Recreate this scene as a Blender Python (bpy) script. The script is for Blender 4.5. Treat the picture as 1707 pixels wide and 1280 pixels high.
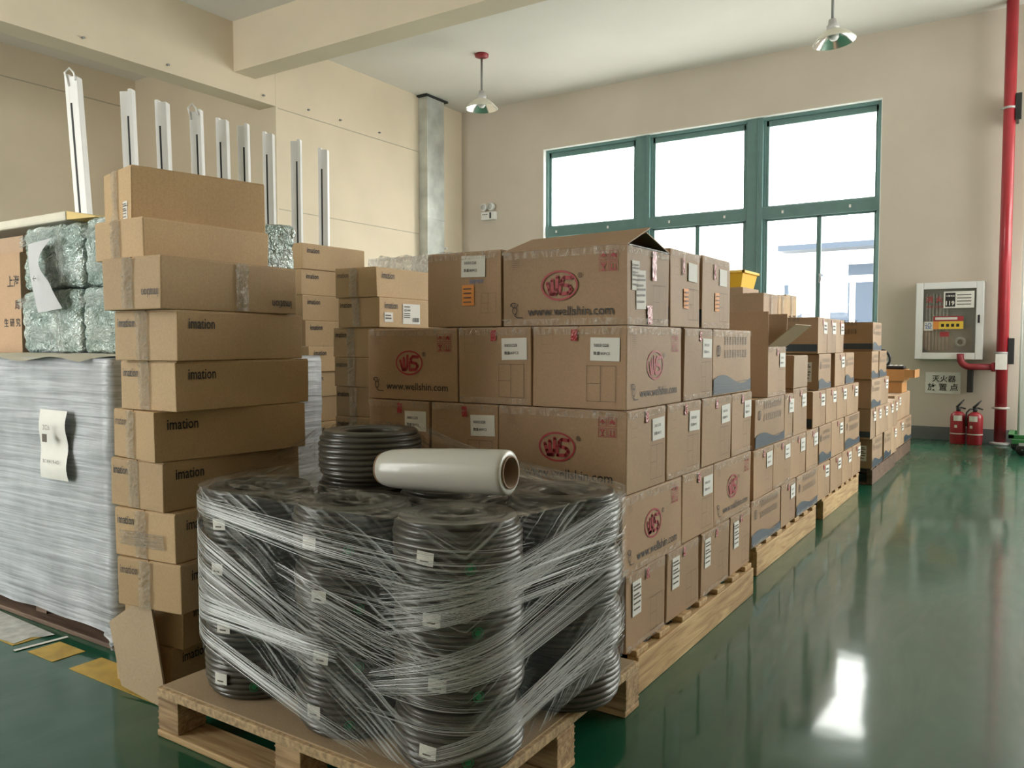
import bpy, bmesh, math, random
from mathutils import Matrix, Vector, noise as mnoise

# ------------------------------------------------------------------ scene, camera, world, light, exposure
for o in list(bpy.data.objects):
    bpy.data.objects.remove(o)
SC = bpy.context.scene
COL = SC.collection
SC.view_settings.view_transform = 'Standard'
SC.view_settings.look = 'None'
SC.view_settings.gamma = 1.0
SC.view_settings.use_curve_mapping = False
SC.view_settings.exposure = 1.4
SC.cycles.max_bounces = 10
SC.cycles.diffuse_bounces = 5
SC.cycles.glossy_bounces = 4
SC.cycles.transparent_max_bounces = 24
SC.cycles.sample_clamp_indirect = 6.0
SC.cycles.use_denoising = True
SC.cycles.caustics_reflective = False
SC.cycles.caustics_refractive = False

cd = bpy.data.cameras.new('camera')
cam = bpy.data.objects.new('camera', cd)
COL.objects.link(cam)
cd.sensor_fit = 'HORIZONTAL'
cd.sensor_width = 36.0
cd.lens = 1343.0 / 1707.0 * 36.0
cd.clip_start = 0.05
cd.clip_end = 200
# right / down / forward of the camera in the room's axes (x along the window wall, y towards it)
_r = Vector((0.83774137, 0.54606721, 0.0))
_d = Vector((0.02720853, -0.04174159, -0.9987579))
_f = Vector((-0.54538894, 0.83670081, -0.04982634))
cam.matrix_world = Matrix(((_r.x, -_d.x, -_f.x, 0.0), (_r.y, -_d.y, -_f.y, 0.0), (_r.z, -_d.z, -_f.z, 1.1), (0, 0, 0, 1)))
SC.camera = cam

W = bpy.data.worlds.new('overcast_sky')
SC.world = W
W.use_nodes = True
wn = W.node_tree.nodes
wn['Background'].inputs[0].default_value = (1.0, .972, .935, 1)
wn['Background'].inputs[1].default_value = 5.0
W.cycles.sampling_method = 'AUTOMATIC'


def portal(name, loc, rot, sx, sy):
    l = bpy.data.lights.new(name, 'AREA')
    l.shape = 'RECTANGLE'
    l.size, l.size_y = sx, sy
    l.cycles.is_portal = True
    o = bpy.data.objects.new(name, l)
    o.location = loc
    o.rotation_euler = rot
    COL.objects.link(o)


H90 = math.pi / 2
# the room's window openings (daylight comes in through these)
WB = (-6.24, -1.605, 1.0, 3.985)      # back window  x0 x1 z0 z1
WF = (-7.7, -4.3, 0.1, 3.6)           # window behind the camera
W2 = (.25, 4.4, 1.0, 4.25)            # second window in the back wall, out of the picture on the right
YB, YF, XL, XR, ZC = 10.43, -2.2, -7.75, 4.6, 4.75
portal('daylight_back_window', ((WB[0] + WB[1]) / 2, YB + .2, (WB[2] + WB[3]) / 2), (-H90, 0, 0), WB[1] - WB[0], WB[3] - WB[2])
portal('daylight_front_window', ((WF[0] + WF[1]) / 2, YF - .2, (WF[2] + WF[3]) / 2), (H90, 0, 0), WF[1] - WF[0], WF[3] - WF[2])
portal('daylight_second_window', ((W2[0] + W2[1]) / 2, YB + .2, (W2[2] + W2[3]) / 2), (-H90, 0, 0), W2[1] - W2[0], W2[3] - W2[2])

WR = (6.2, 10.2, 1.5, 4.3)             # unseen window added in the right wall to brighten the aisle faces  y0 y1 z0 z1
portal('added_right_window', (XR + .2, (WR[0] + WR[1]) / 2, (WR[2] + WR[3]) / 2), (0, H90, 0), WR[3] - WR[2], WR[1] - WR[0])

rnd = random.Random(7)


# ------------------------------------------------------------------ materials
def nodes(name):
    m = bpy.data.materials.new(name)
    m.use_nodes = True
    nt = m.node_tree
    return m, nt, nt.nodes, nt.links, nt.nodes['Principled BSDF']


def add(nt, t, **kw):
    n = nt.nodes.new(t)
    for k, v in kw.items():
        if k.startswith('i_'):
            key = k[2:]
            n.inputs[int(key) if key.isdigit() else key.replace('_', ' ')].default_value = v
        else:
            setattr(n, k, v)
    return n


def ramp(nt, stops):
    r = nt.nodes.new('ShaderNodeValToRGB')
    els = r.color_ramp.elements
    els[0].position, els[0].color = stops[0][0], (*stops[0][1], 1)
    els[1].position, els[1].color = stops[-1][0], (*stops[-1][1], 1)
    for p, c in stops[1:-1]:
        e = els.new(p)
        e.color = (*c, 1)
    return r


def plain(name, col, rough=.6, metal=0.0, spec=.5, var=0.0, scale=8.0, bump=0.0, coat=0.0):
    m, nt, N, L, b = nodes(name)
    b.inputs['Base Color'].default_value = (*col, 1)
    b.inputs['Roughness'].default_value = rough
    b.inputs['Metallic'].default_value = metal
    b.inputs['Specular IOR Level'].default_value = spec
    b.inputs['Coat Weight'].default_value = coat
    if var or bump:
        tc = add(nt, 'ShaderNodeTexCoord')
        nz = add(nt, 'ShaderNodeTexNoise', i_Scale=scale, i_Detail=5.0)
        L.new(tc.outputs['Object'], nz.inputs['Vector'])
        if var:
            r = ramp(nt, [(.3, tuple(c * (1 - var) for c in col)), (.7, tuple(min(1, c * (1 + var)) for c in col))])
            L.new(nz.outputs[0], r.inputs[0])
            L.new(r.outputs[0], b.inputs['Base Color'])
        if bump:
            bp = add(nt, 'ShaderNodeBump', i_Strength=bump, i_Distance=.01)
            L.new(nz.outputs[0], bp.inputs['Height'])
            L.new(bp.outputs[0], b.inputs['Normal'])
    return m


def cardboard(name, col, var=.1):
    m, nt, N, L, b = nodes(name)
    tc = add(nt, 'ShaderNodeTexCoord')
    oi = add(nt, 'ShaderNodeObjectInfo')
    n1 = add(nt, 'ShaderNodeTexNoise', i_Scale=3.0, i_Detail=6.0)
    L.new(tc.outputs['Object'], n1.inputs['Vector'])
    r = ramp(nt, [(.25, tuple(c * (1 - var) for c in col)), (.75, tuple(c * (1 + var) for c in col))])
    L.new(n1.outputs[0], r.inputs[0])
    # fine fibre specks
    n2 = add(nt, 'ShaderNodeTexNoise', i_Scale=160.0, i_Detail=3.0)
    L.new(tc.outputs['Object'], n2.inputs['Vector'])
    mx = add(nt, 'ShaderNodeMix', data_type='RGBA', blend_type='OVERLAY')
    mx.inputs[0].default_value = .16
    L.new(r.outputs[0], mx.inputs[6])
    L.new(n2.outputs[0], mx.inputs[7])
    hv = add(nt, 'ShaderNodeHueSaturation')
    mr = add(nt, 'ShaderNodeMapRange', i_3=.88, i_4=1.1)
    L.new(oi.outputs['Random'], mr.inputs[0])
    L.new(mr.outputs[0], hv.inputs['Value'])
    L.new(mx.outputs[2], hv.inputs['Color'])
    L.new(hv.outputs[0], b.inputs['Base Color'])
    b.inputs['Roughness'].default_value = .62
    b.inputs['Specular IOR Level'].default_value = .35
    # faint upright corrugation
    mp = add(nt, 'ShaderNodeMapping')
    mp.inputs['Scale'].default_value = (150, 150, 1.5)
    L.new(tc.outputs['Object'], mp.inputs['Vector'])
    n3 = add(nt, 'ShaderNodeTexNoise', i_Scale=1.0, i_Detail=2.0)
    L.new(mp.outputs[0], n3.inputs['Vector'])
    bp = add(nt, 'ShaderNodeBump', i_Strength=.16, i_Distance=.002)
    L.new(n3.outputs[0], bp.inputs['Height'])
    L.new(bp.outputs[0], b.inputs['Normal'])
    return m


def wood(name, c0, c1, axis=0, rough=.7):
    m, nt, N, L, b = nodes(name)
    tc = add(nt, 'ShaderNodeTexCoord')
    mp = add(nt, 'ShaderNodeMapping')
    s = [40, 40, 40]
    s[axis] = 3
    mp.inputs['Scale'].default_value = s
    L.new(tc.outputs['Object'], mp.inputs['Vector'])
    nz = add(nt, 'ShaderNodeTexNoise', i_Scale=1.0, i_Detail=6.0, i_Distortion=1.2)
    L.new(mp.outputs[0], nz.inputs['Vector'])
    r = ramp(nt, [(.3, c0), (.5, tuple((a + d) / 2 for a, d in zip(c0, c1))), (.72, c1)])
    L.new(nz.outputs[0], r.inputs[0])
    n2 = add(nt, 'ShaderNodeTexNoise', i_Scale=2.5, i_Detail=2.0)
    L.new(tc.outputs['Object'], n2.inputs['Vector'])
    mx = add(nt, 'ShaderNodeMix', data_type='RGBA', blend_type='OVERLAY')
    mx.inputs[0].default_value = .35
    L.new(r.outputs[0], mx.inputs[6])
    L.new(n2.outputs[0], mx.inputs[7])
    L.new(mx.outputs[2], b.inputs['Base Color'])
    b.inputs['Roughness'].default_value = rough
    bp = add(nt, 'ShaderNodeBump', i_Strength=.3, i_Distance=.003)
    L.new(nz.outputs[0], bp.inputs['Height'])
    L.new(bp.outputs[0], b.inputs['Normal'])
    return m


def film(name, col, lo, hi, sc=(1.2, 60.0), rough=.22, coord='UV', bump=.5, distort=.6, base=.0, thr=(.42, .68)):
    """stretch film: streaky haze over a clear sheet (streaks run along U)"""
    m, nt, N, L, b = nodes(name)
    tc = add(nt, 'ShaderNodeTexCoord')
    mp = add(nt, 'ShaderNodeMapping')
    mp.inputs['Scale'].default_value = (sc[0], sc[1], sc[0])
    L.new(tc.outputs[coord], mp.inputs['Vector'])
    nz = add(nt, 'ShaderNodeTexNoise', i_Scale=1.0, i_Detail=7.0, i_Roughness=.62, i_Distortion=distort)
    L.new(mp.outputs[0], nz.inputs['Vector'])
    big = add(nt, 'ShaderNodeTexNoise', i_Scale=5.0, i_Detail=3.0)
    L.new(tc.outputs[coord], big.inputs['Vector'])
    mr = add(nt, 'ShaderNodeMapRange', i_1=thr[0], i_2=thr[1], i_3=lo, i_4=hi)
    mr.clamp = True
    ad = add(nt, 'ShaderNodeMath', operation='MULTIPLY_ADD')
    ad.inputs[1].default_value = .5
    L.new(big.outputs[0], ad.inputs[0])
    sb = add(nt, 'ShaderNodeMath', operation='SUBTRACT')
    L.new(nz.outputs[0], sb.inputs[0])
    sb.inputs[1].default_value = .25
    L.new(sb.outputs[0], ad.inputs[2])
    L.new(ad.outputs[0], mr.inputs[0])
    L.new(mr.outputs[0], b.inputs['Alpha'])
    b.inputs['Base Color'].default_value = (*col, 1)
    b.inputs['Roughness'].default_value = rough
    b.inputs['Specular IOR Level'].default_value = .8
    bp = add(nt, 'ShaderNodeBump', i_Strength=bump, i_Distance=.006)
    L.new(nz.outputs[0], bp.inputs['Height'])
    L.new(bp.outputs[0], b.inputs['Normal'])
    return m


def make_floor_mat():
    m, nt, N, L, b = nodes('green_epoxy_floor')
    tc = add(nt, 'ShaderNodeTexCoord')
    n1 = add(nt, 'ShaderNodeTexNoise', i_Scale=.9, i_Detail=6.0, i_Roughness=.6)
    L.new(tc.outputs['Object'], n1.inputs['Vector'])
    r = ramp(nt, [(.3, (.003, .062, .028)), (.55, (.005, .08, .04)), (.8, (.012, .11, .065))])
    L.new(n1.outputs[0], r.inputs[0])
    # long drag scuffs
    mp = add(nt, 'ShaderNodeMapping')
    mp.inputs['Scale'].default_value = (5, 1.2, 1)
    mp.inputs['Rotation'].default_value = (0, 0, .4)
    L.new(tc.outputs['Object'], mp.inputs['Vector'])
    n2 = add(nt, 'ShaderNodeTexNoise', i_Scale=1.0, i_Detail=7.0, i_Roughness=.62, i_Distortion=1.0)
    L.new(mp.outputs[0], n2.inputs['Vector'])
    r2 = ramp(nt, [(.58, (0, 0, 0)), (.85, (1, 1, 1))])
    L.new(n2.outputs[0], r2.inputs[0])
    mul = add(nt, 'ShaderNodeMath', operation='MULTIPLY')
    mul.inputs[1].default_value = .12
    L.new(r2.outputs[0], mul.inputs[0])
    mx = add(nt, 'ShaderNodeMix', data_type='RGBA')
    L.new(mul.outputs[0], mx.inputs[0])
    L.new(r.outputs[0], mx.inputs[6])
    mx.inputs[7].default_value = (.1, .22, .15, 1)
    L.new(mx.outputs[2], b.inputs['Base Color'])
    mr = add(nt, 'ShaderNodeMapRange', i_1=.35, i_2=.7, i_3=.34, i_4=.5)
    L.new(n2.outputs[0], mr.inputs[0])
    L.new(mr.outputs[0], b.inputs['Roughness'])
    b.inputs['Specular IOR Level'].default_value = .2
    b.inputs['Coat Weight'].default_value = .75
    b.inputs['Coat IOR'].default_value = 1.5
    b.inputs['Coat Roughness'].default_value = .085
    n3 = add(nt, 'ShaderNodeTexNoise', i_Scale=1.6, i_Detail=3.0)
    L.new(tc.outputs['Object'], n3.inputs['Vector'])
    bp = add(nt, 'ShaderNodeBump', i_Strength=.06, i_Distance=.05)
    L.new(n3.outputs[0], bp.inputs['Height'])
    L.new(bp.outputs[0], b.inputs['Normal'])
    L.new(bp.outputs[0], b.inputs['Coat Normal'])
    return m


M = {}
M['floor'] = make_floor_mat()
M['wall'] = plain('cream_painted_plaster', (.69, .59, .455), .8, var=.05, scale=1.3, bump=.05)
M['wallb'] = plain('beige_painted_plaster', (.59, .52, .445), .8, var=.05, scale=1.1, bump=.05)
M['ceil'] = plain('white_painted_ceiling', (.78, .745, .71), .85, var=.04, scale=.8)
M['grey_band'] = plain('grey_skirting_paint', (.13, .14, .14), .55, var=.15, scale=4)
M['groove'] = plain('shadow_joint_plaster', (.44, .39, .31), .9)
M['frame'] = plain('teal_painted_aluminium', (.11, .21, .205), .4, var=.06)
M['reveal'] = plain('glare_white_reveal', (.9, .89, .87), .6)  # window glare on the reveal is put into this white
M['steel'] = plain('galvanised_steel', (.5, .52, .49), .4, metal=.45, var=.2, scale=4)
M['kraft'] = cardboard('tan_cardboard', (.48, .325, .175))
M['brown'] = cardboard('reddish_brown_cardboard', (.385, .25, .15))
M['brown2'] = cardboard('dull_brown_cardboard', (.4, .275, .18))
M['inner'] = cardboard('raw_inner_cardboard', (.42, .31, .20))
M['paper'] = plain('white_paper', (.78, .76, .72), .7, var=.03, scale=20)
M['greypaper'] = plain('grey_paper', (.5, .5, .52), .7, var=.04, scale=12)
M['tape'] = film('clear_brown_packing_tape', (.6, .52, .42), .3, .8, sc=(25, 25), rough=.1, coord='Object', bump=.9, distort=.3)
M['redtape'] = plain('red_plastic_tape', (.42, .04, .045), .3)
M['ink'] = plain('black_print_ink', (.018, .014, .013), .6)
M['inkgrey'] = plain('faded_black_print_ink', (.1, .075, .06), .6)
M['inkfaint'] = plain('faint_brown_print_ink', (.1, .06, .04), .6)
M['inklight'] = plain('faded_grey_print_ink', (.24, .18, .13), .6)
M['inkred'] = plain('red_print_ink', (.38, .035, .045), .55)
M['wave'] = plain('slate_blue_print', (.035, .055, .078), .55, var=.25, scale=30)
M['wave_dark'] = plain('dark_blue_print', (.02, .033, .055), .55)
M['orange'] = plain('orange_sticker', (.8, .3, .06), .6)
M['green'] = plain('green_print', (.02, .22, .09), .5)
M['pine'] = wood('pale_pine_planks', (.34, .2, .09), (.62, .43, .22), 1)
M['pinex'] = wood('pale_pine_boards', (.34, .2, .09), (.60, .42, .22), 0)
M['ply'] = wood('layered_plywood_block', (.22, .125, .06), (.6, .42, .24), 0)
M['chip'] = plain('chipboard', (.47, .33, .19), .8, var=.35, scale=70, bump=.3)
M['darkwood'] = wood('old_dark_pallet_wood', (.08, .045, .03), (.2, .13, .09), 0)
M['cable'] = plain('dark_grey_cable_sheath', (.06, .053, .042), .3, var=.25, scale=6)
M['film'] = film('clear_stretch_film', (.7, .72, .73), .03, .6, sc=(1.6, 95), thr=(.5, .72), rough=.2, bump=.35, distort=.25)
M['film_top'] = film('crumpled_clear_stretch_film', (.6, .56, .48), .07, .62, sc=(9, 18), distort=1.6, bump=1.0, rough=.14, thr=(.46, .74))
M['bundlefilm'] = film('crumpled_milky_film', (.75, .72, .68), .3, .9, sc=(9, 16), distort=1.6, bump=.9, rough=.2)
M['strand'] = plain('stretched_film_strand', (.74, .76, .78), .16, spec=1.0)
M['strand'].node_tree.nodes['Principled BSDF'].inputs['Alpha'].default_value = .55
M['filmload'] = film('dense_grey_stretch_film', (.5, .525, .57), .5, 1.0, sc=(1.6, 60), bump=.7, thr=(.35, .62), rough=.3)
M['loadbox'] = plain('grey_carton_under_film', (.4, .41, .42), .7, var=.1, scale=3)
M['rollfilm'] = plain('white_rolled_film', (.54, .525, .48), .32, spec=.6, coat=.2)
M['core'] = plain('brown_cardboard_tube', (.2, .12, .065), .7)
M['foil'] = None
M['slab'] = plain('white_foam_slab', (.62, .58, .48), .6, var=.06)
M['slab_end'] = plain('yellow_foam_end', (.66, .47, .16), .6, var=.1)
M['white'] = plain('white_powder_coat', (.78, .77, .76), .35, var=.03)
M['black'] = plain('black_plastic', (.012, .012, .013), .45)
M['slot'] = plain('dark_rail_slot', (.015, .015, .016), .6)
M['lampmetal'] = plain('pale_enamelled_metal', (.62, .61, .52), .4)
M['lampinner'] = plain('polished_reflector', (.8, .8, .78), .16, metal=.9)
M['bulb'] = plain('opal_glass_bulb', (.85, .85, .85), .2)
M['rod'] = plain('grey_conduit_rod', (.2, .2, .2), .45, metal=.3)
M['red'] = plain('red_gloss_paint', (.36, .018, .03), .32, var=.08, coat=.2)
M['darkred'] = plain('dark_red_pipe_paint', (.28, .025, .035), .4, var=.1)
M['alu'] = plain('brushed_aluminium', (.78, .79, .8), .35, metal=.2)
M['silver'] = plain('grey_painted_steel', (.5, .5, .5), .4, metal=.2)
M['cabinet_in'] = plain('grey_cabinet_lining', (.5, .5, .48), .6)
M['yellow'] = plain('yellow_plastic', (.85, .52, .03), .4)
M['stripe'] = plain('yellow_floor_paint', (.5, .33, .06), .5, var=.2, scale=14)
M['scrap'] = plain('dirty_white_paper_scrap', (.5, .5, .47), .8, var=.25, scale=20)
M['cartgreen'] = plain('green_painted_steel', (.04, .2, .06), .4)
M['hose'] = plain('grey_white_hose', (.6, .57, .52), .7, var=.1)
M['orangecard'] = cardboard('orange_cardboard', (.55, .27, .1))
M['yellowink'] = plain('yellow_print', (.8, .55, .06), .5)
M['blueink'] = plain('blue_print', (.08, .16, .4), .5)
M['blgwall'] = plain('sunlit_white_render', (.85, .85, .83), .8)
M['blgglass'] = plain('pale_blue_window_glass', (.045, .06, .085), .5, spec=.1)
M['asphalt'] = plain('pale_concrete_yard', (.5, .5, .48), .9)


def foil_mat():
    m, nt, N, L, b = nodes('pale_green_foil_sack')
    tc = add(nt, 'ShaderNodeTexCoord')
    n1 = add(nt, 'ShaderNodeTexNoise', i_Scale=7.0, i_Detail=8.0, i_Roughness=.7, i_Distortion=.8)
    L.new(tc.outputs['Object'], n1.inputs['Vector'])
    r = ramp(nt, [(.3, (.24, .33, .29)), (.48, (.42, .52, .49)), (.66, (.68, .75, .73))])
    L.new(n1.outputs[0], r.inputs[0])
    L.new(r.outputs[0], b.inputs['Base Color'])
    b.inputs['Metallic'].default_value = .3
    b.inputs['Roughness'].default_value = .2
    b.inputs['Specular IOR Level'].default_value = 1.0
    # crumpled facets of the foil
    ds = add(nt, 'ShaderNodeTexNoise', i_Scale=14.0, i_Detail=4.0)
    L.new(tc.outputs['Object'], ds.inputs['Vector'])
    av = add(nt, 'ShaderNodeMix', data_type='RGBA')
    av.inputs[0].default_value = .12
    L.new(tc.outputs['Object'], av.inputs[6])
    L.new(ds.outputs['Color'], av.inputs[7])
    v1 = add(nt, 'ShaderNodeTexVoronoi', feature='F1', i_Scale=34.0)
    L.new(av.outputs[2], v1.inputs['Vector'])
    v2 = add(nt, 'ShaderNodeTexVoronoi', feature='F1', i_Scale=90.0)
    L.new(av.outputs[2], v2.inputs['Vector'])
    sm = add(nt, 'ShaderNodeMath', operation='MULTIPLY_ADD')
    sm.inputs[1].default_value = .4
    L.new(v2.outputs['Distance'], sm.inputs[0])
    L.new(v1.outputs['Distance'], sm.inputs[2])
    bp = add(nt, 'ShaderNodeBump', i_Strength=.9, i_Distance=.02)
    L.new(sm.outputs[0], bp.inputs['Height'])
    L.new(bp.outputs[0], b.inputs['Normal'])
    return m


M['foil'] = foil_mat()


def glass_mat(name, tint=(.97, .99, .98), gl=.08, rough=.02):
    m, nt, N, L, b = nodes(name)
    N.remove(b)
    t = add(nt, 'ShaderNodeBsdfTransparent')
    t.inputs[0].default_value = (*tint, 1)
    g = add(nt, 'ShaderNodeBsdfGlossy')
    g.inputs['Roughness'].default_value = rough
    mx = add(nt, 'ShaderNodeMixShader')
    mx.inputs[0].default_value = gl
    L.new(t.outputs[0], mx.inputs[1])
    L.new(g.outputs[0], mx.inputs[2])
    L.new(mx.outputs[0], N['Material Output'].inputs[0])
    return m


M['glass'] = glass_mat('window_glass', gl=.05)
M['cabglass'] = glass_mat('cabinet_glass', (.86, .88, .88), .1, .05)


# ------------------------------------------------------------------ mesh helpers
def link(o, parent=None):
    COL.objects.link(o)
    if parent is not None:
        o.parent = parent
    return o


def tag(o, label=None, cat=None, group=None, kind=None):
    if label: o['label'] = label
    if cat: o['category'] = cat
    if group: o['group'] = group
    if kind: o['kind'] = kind
    return o


def empty(name, loc=(0, 0, 0), rz=0.0):
    o = bpy.data.objects.new(name, None)
    o.empty_display_size = .05
    o.location = loc
    o.rotation_euler = (0, 0, rz)
    return link(o)


class MB:
    """collects boxes, tubes, polygons ... and links them as ONE mesh object"""

    def __init__(s):
        s.v, s.f, s.mi, s.sm, s.uv = [], [], [], [], {}

    def face(s, pts, mi=0, smooth=False, uv=None):
        i = len(s.v)
        s.v += [tuple(p) for p in pts]
        if uv:
            s.uv[len(s.f)] = uv
        s.f.append(tuple(range(i, i + len(pts))))
        s.mi.append(mi); s.sm.append(smooth)

    def box(s, a, b, mi=0, bev=0.0, mat=None):
        x0, y0, z0 = a; x1, y1, z1 = b
        if bev:
            bm = bmesh.new()
            bmesh.ops.create_cube(bm, size=1)
            for v in bm.verts:
                v.co = Vector(((x0 + x1) / 2 + v.co.x * (x1 - x0), (y0 + y1) / 2 + v.co.y * (y1 - y0), (z0 + z1) / 2 + v.co.z * (z1 - z0)))
            bmesh.ops.bevel(bm, geom=list(bm.edges), offset=bev, segments=2, affect='EDGES', profile=.5)
            s.bm(bm, mi, mat); bm.free()
            return
        c = [Vector((x, y, z)) for z in (z0, z1) for y in (y0, y1) for x in (x0, x1)]
        if mat is not None:
            c = [mat @ p for p in c]
        i = len(s.v)
        s.v += [tuple(p) for p in c]
        for q in ((0, 2, 3, 1), (4, 5, 7, 6), (0, 1, 5, 4), (2, 6, 7, 3), (0, 4, 6, 2), (1, 3, 7, 5)):
            s.f.append(tuple(i + k for k in q)); s.mi.append(mi); s.sm.append(False)

    def bm(s, bm, mi=0, mat=None, smooth=False):
        i = len(s.v)
        bm.verts.index_update()
        s.v += [tuple(mat @ v.co if mat is not None else v.co) for v in bm.verts]
        for f in bm.faces:
            s.f.append(tuple(i + v.index for v in f.verts)); s.mi.append(mi); s.sm.append(smooth)

    def tube(s, pts, r, seg=10, mi=0, caps=True, smooth=True):
        pts = [Vector(p) for p in pts]
        rings = []
        up = None
        for k, p in enumerate(pts):
            t = (pts[min(k + 1, len(pts) - 1)] - pts[max(k - 1, 0)]).normalized()
            if up is None:
                up = Vector((0, 0, 1)) if abs(t.z) < .9 else Vector((1, 0, 0))
            a = t.cross(up).normalized(); b = a.cross(t).normalized(); up = b
            rr = r[k] if isinstance(r, (list, tuple)) else r
            i = len(s.v)
            for j in range(seg):
                w = 2 * math.pi * j / seg
                s.v.append(tuple(p + a * (rr * math.cos(w)) + b * (rr * math.sin(w))))
            rings.append(i)
        for k in range(len(rings) - 1):
            a, b = rings[k], rings[k + 1]
            for j in range(seg):
                j2 = (j + 1) % seg
                s.f.append((a + j, b + j, b + j2, a + j2)); s.mi.append(mi); s.sm.append(smooth)
        if caps:
            s.f.append(tuple(rings[0] + j for j in range(seg))); s.mi.append(mi); s.sm.append(False)
            s.f.append(tuple(rings[-1] + j for j in reversed(range(seg)))); s.mi.append(mi); s.sm.append(False)

    def lathe(s, prof, seg=24, mi=0, mat=None, smooth=True, closed=False):
        i = len(s.v); n = len(prof)
        for j in range(seg):
            w = 2 * math.pi * j / seg
            for r, z in prof:
                p = Vector((r * math.cos(w), r * math.sin(w), z))
                s.v.append(tuple(mat @ p if mat is not None else p))
        for j in range(seg):
            a, b = i + j * n, i + ((j + 1) % seg) * n
            for k in range(n if closed else n - 1):
                k2 = (k + 1) % n
                s.f.append((a + k, b + k, b + k2, a + k2)); s.mi.append(mi); s.sm.append(smooth)

    def grid(s, fn, nu, nv, mi=0, smooth=True, uv=None):
        i = len(s.v)
        for a in range(nu + 1):
            for b in range(nv + 1):
                s.v.append(tuple(fn(a / nu, b / nv)))
        for a in range(nu):
            for b in range(nv):
                if uv:
                    s.uv[len(s.f)] = [uv(x / nu, y / nv) for x, y in ((a, b), (a + 1, b), (a + 1, b + 1), (a, b + 1))]
                s.f.append((i + a * (nv + 1) + b, i + (a + 1) * (nv + 1) + b, i + (a + 1) * (nv + 1) + b + 1, i + a * (nv + 1) + b + 1))
                s.mi.append(mi); s.sm.append(smooth)

    def mesh(s, name, mats):
        me = bpy.data.meshes.new(name)
        me.from_pydata(s.v, [], s.f)
        for m in (mats if isinstance(mats, (list, tuple)) else [mats]):
            me.materials.append(m)
        me.polygons.foreach_set('material_index', s.mi)
        me.polygons.foreach_set('use_smooth', s.sm)
        if s.uv:
            ul = me.uv_layers.new(name='UVMap')
            for fi, cs in s.uv.items():
                p = me.polygons[fi]
                for k, li in enumerate(p.loop_indices):
                    ul.data[li].uv = cs[k]
        me.update()
        return me

    def build(s, name, mats, parent=None, loc=None, rz=0.0):
        o = bpy.data.objects.new(name, s.mesh(name, mats))
        if loc is not None:
            o.location = loc
        if rz:
            o.rotation_euler = (0, 0, rz)
        return link(o, parent)


def inst(name, me, parent=None, mw=None):
    o = bpy.data.objects.new(name, me)
    if mw is not None:
        o.matrix_local = mw
    return link(o, parent)


_text = {}


def text_mesh(s, mat, bold=0.0, sx=1.0):
    """flat lettering, centred, one unit wide"""
    key = (s, mat.name, bold, sx)
    if key in _text:
        return _text[key]
    cu = bpy.data.curves.new('lettering', 'FONT')
    cu.body = s
    cu.offset = bold
    cu.resolution_u = 2
    cu.fill_mode = 'FRONT'
    o = bpy.data.objects.new('lettering', cu)
    COL.objects.link(o)
    dg = bpy.context.evaluated_depsgraph_get()
    me = bpy.data.meshes.new_from_object(o.evaluated_get(dg))
    bpy.data.objects.remove(o)
    bpy.data.curves.remove(cu)
    xs = [v.co.x for v in me.vertices] or [0, 1]
    ys = [v.co.y for v in me.vertices] or [0, 1]
    w = max(xs) - min(xs)
    cx, cy = (max(xs) + min(xs)) / 2, (max(ys) + min(ys)) / 2
    for v in me.vertices:
        v.co = Vector(((v.co.x - cx) / w, (v.co.y - cy) / w, 0))
    me.name = 'lettering'
    me.materials.clear()
    me.materials.append(mat)
    _text[key] = me
    return me


def stroke(mb, pts, w, mi=0, z=0.0):
    for (x0, y0), (x1, y1) in zip(pts, pts[1:]):
        d = Vector((x1 - x0, y1 - y0)); l = d.length
        if l < 1e-6: continue
        n = Vector((-d.y, d.x)) / l * w / 2
        mb.face([(x0 - n.x, y0 - n.y, z), (x1 - n.x, y1 - n.y, z), (x1 + n.x, y1 + n.y, z), (x0 + n.x, y0 + n.y, z)], mi)
    for x, y in pts:
        mb.face([(x + w / 2 * math.cos(k * math.pi / 4), y + w / 2 * math.sin(k * math.pi / 4), z) for k in range(8)], mi)


def quad2(mb, x0, y0, x1, y1, mi=0, z=0.0):
    mb.face([(x0, y0, z), (x1, y0, z), (x1, y1, z), (x0, y1, z)], mi)


# ------------------------------------------------------------------ room shell
def wall_with_hole(name, axis, pos, thick, span, hole, mat, zc=ZC):
    """axis 'y': wall in the plane y=pos, spans x; axis 'x': plane x=pos, spans y"""
    mb = MB()
    a0, a1 = span
    p0, p1 = min(pos, pos + thick), max(pos, pos + thick)

    def bx(s0, s1, z0, z1):
        if axis == 'y': mb.box((s0, p0, z0), (s1, p1, z1))
        else: mb.box((p0, s0, z0), (p1, s1, z1))
    if hole:
        h0, h1, z0, z1 = hole
        bx(a0, h0, 0, zc); bx(h1, a1, 0, zc); bx(h0, h1, 0, z0); bx(h0, h1, z1, zc)
    else:
        bx(a0, a1, 0, zc)
    return tag(mb.build(name, mat), kind='structure')


XBAY = -10.62
mb = MB(); mb.face([(XBAY - .3, YF - .3, 0), (XR + .3, YF - .3, 0), (XR + .3, YB + .3, 0), (XBAY - .3, YB + .3, 0)])
tag(mb.build('floor', M['floor']), kind='structure')
mb = MB(); mb.box((XBAY - .3, YF - .3, ZC), (XR + .3, YB + .3, ZC + .2))
tag(mb.build('ceiling', M['ceil']), kind='structure')
wall_with_hole('wall_back', 'y', YB, .25, (XL, .0), WB, M['wallb'])
wall_with_hole('wall_back_right', 'y', YB, .25, (.0, XR + .3), W2, M['wallb'])
wall_with_hole('wall_front', 'y', YF, -.25, (XBAY - .3, XR + .3), WF, M['wall'])
wall_with_hole('wall_right', 'x', XR, .25, (YF, YB), WR, M['wall'])
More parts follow.
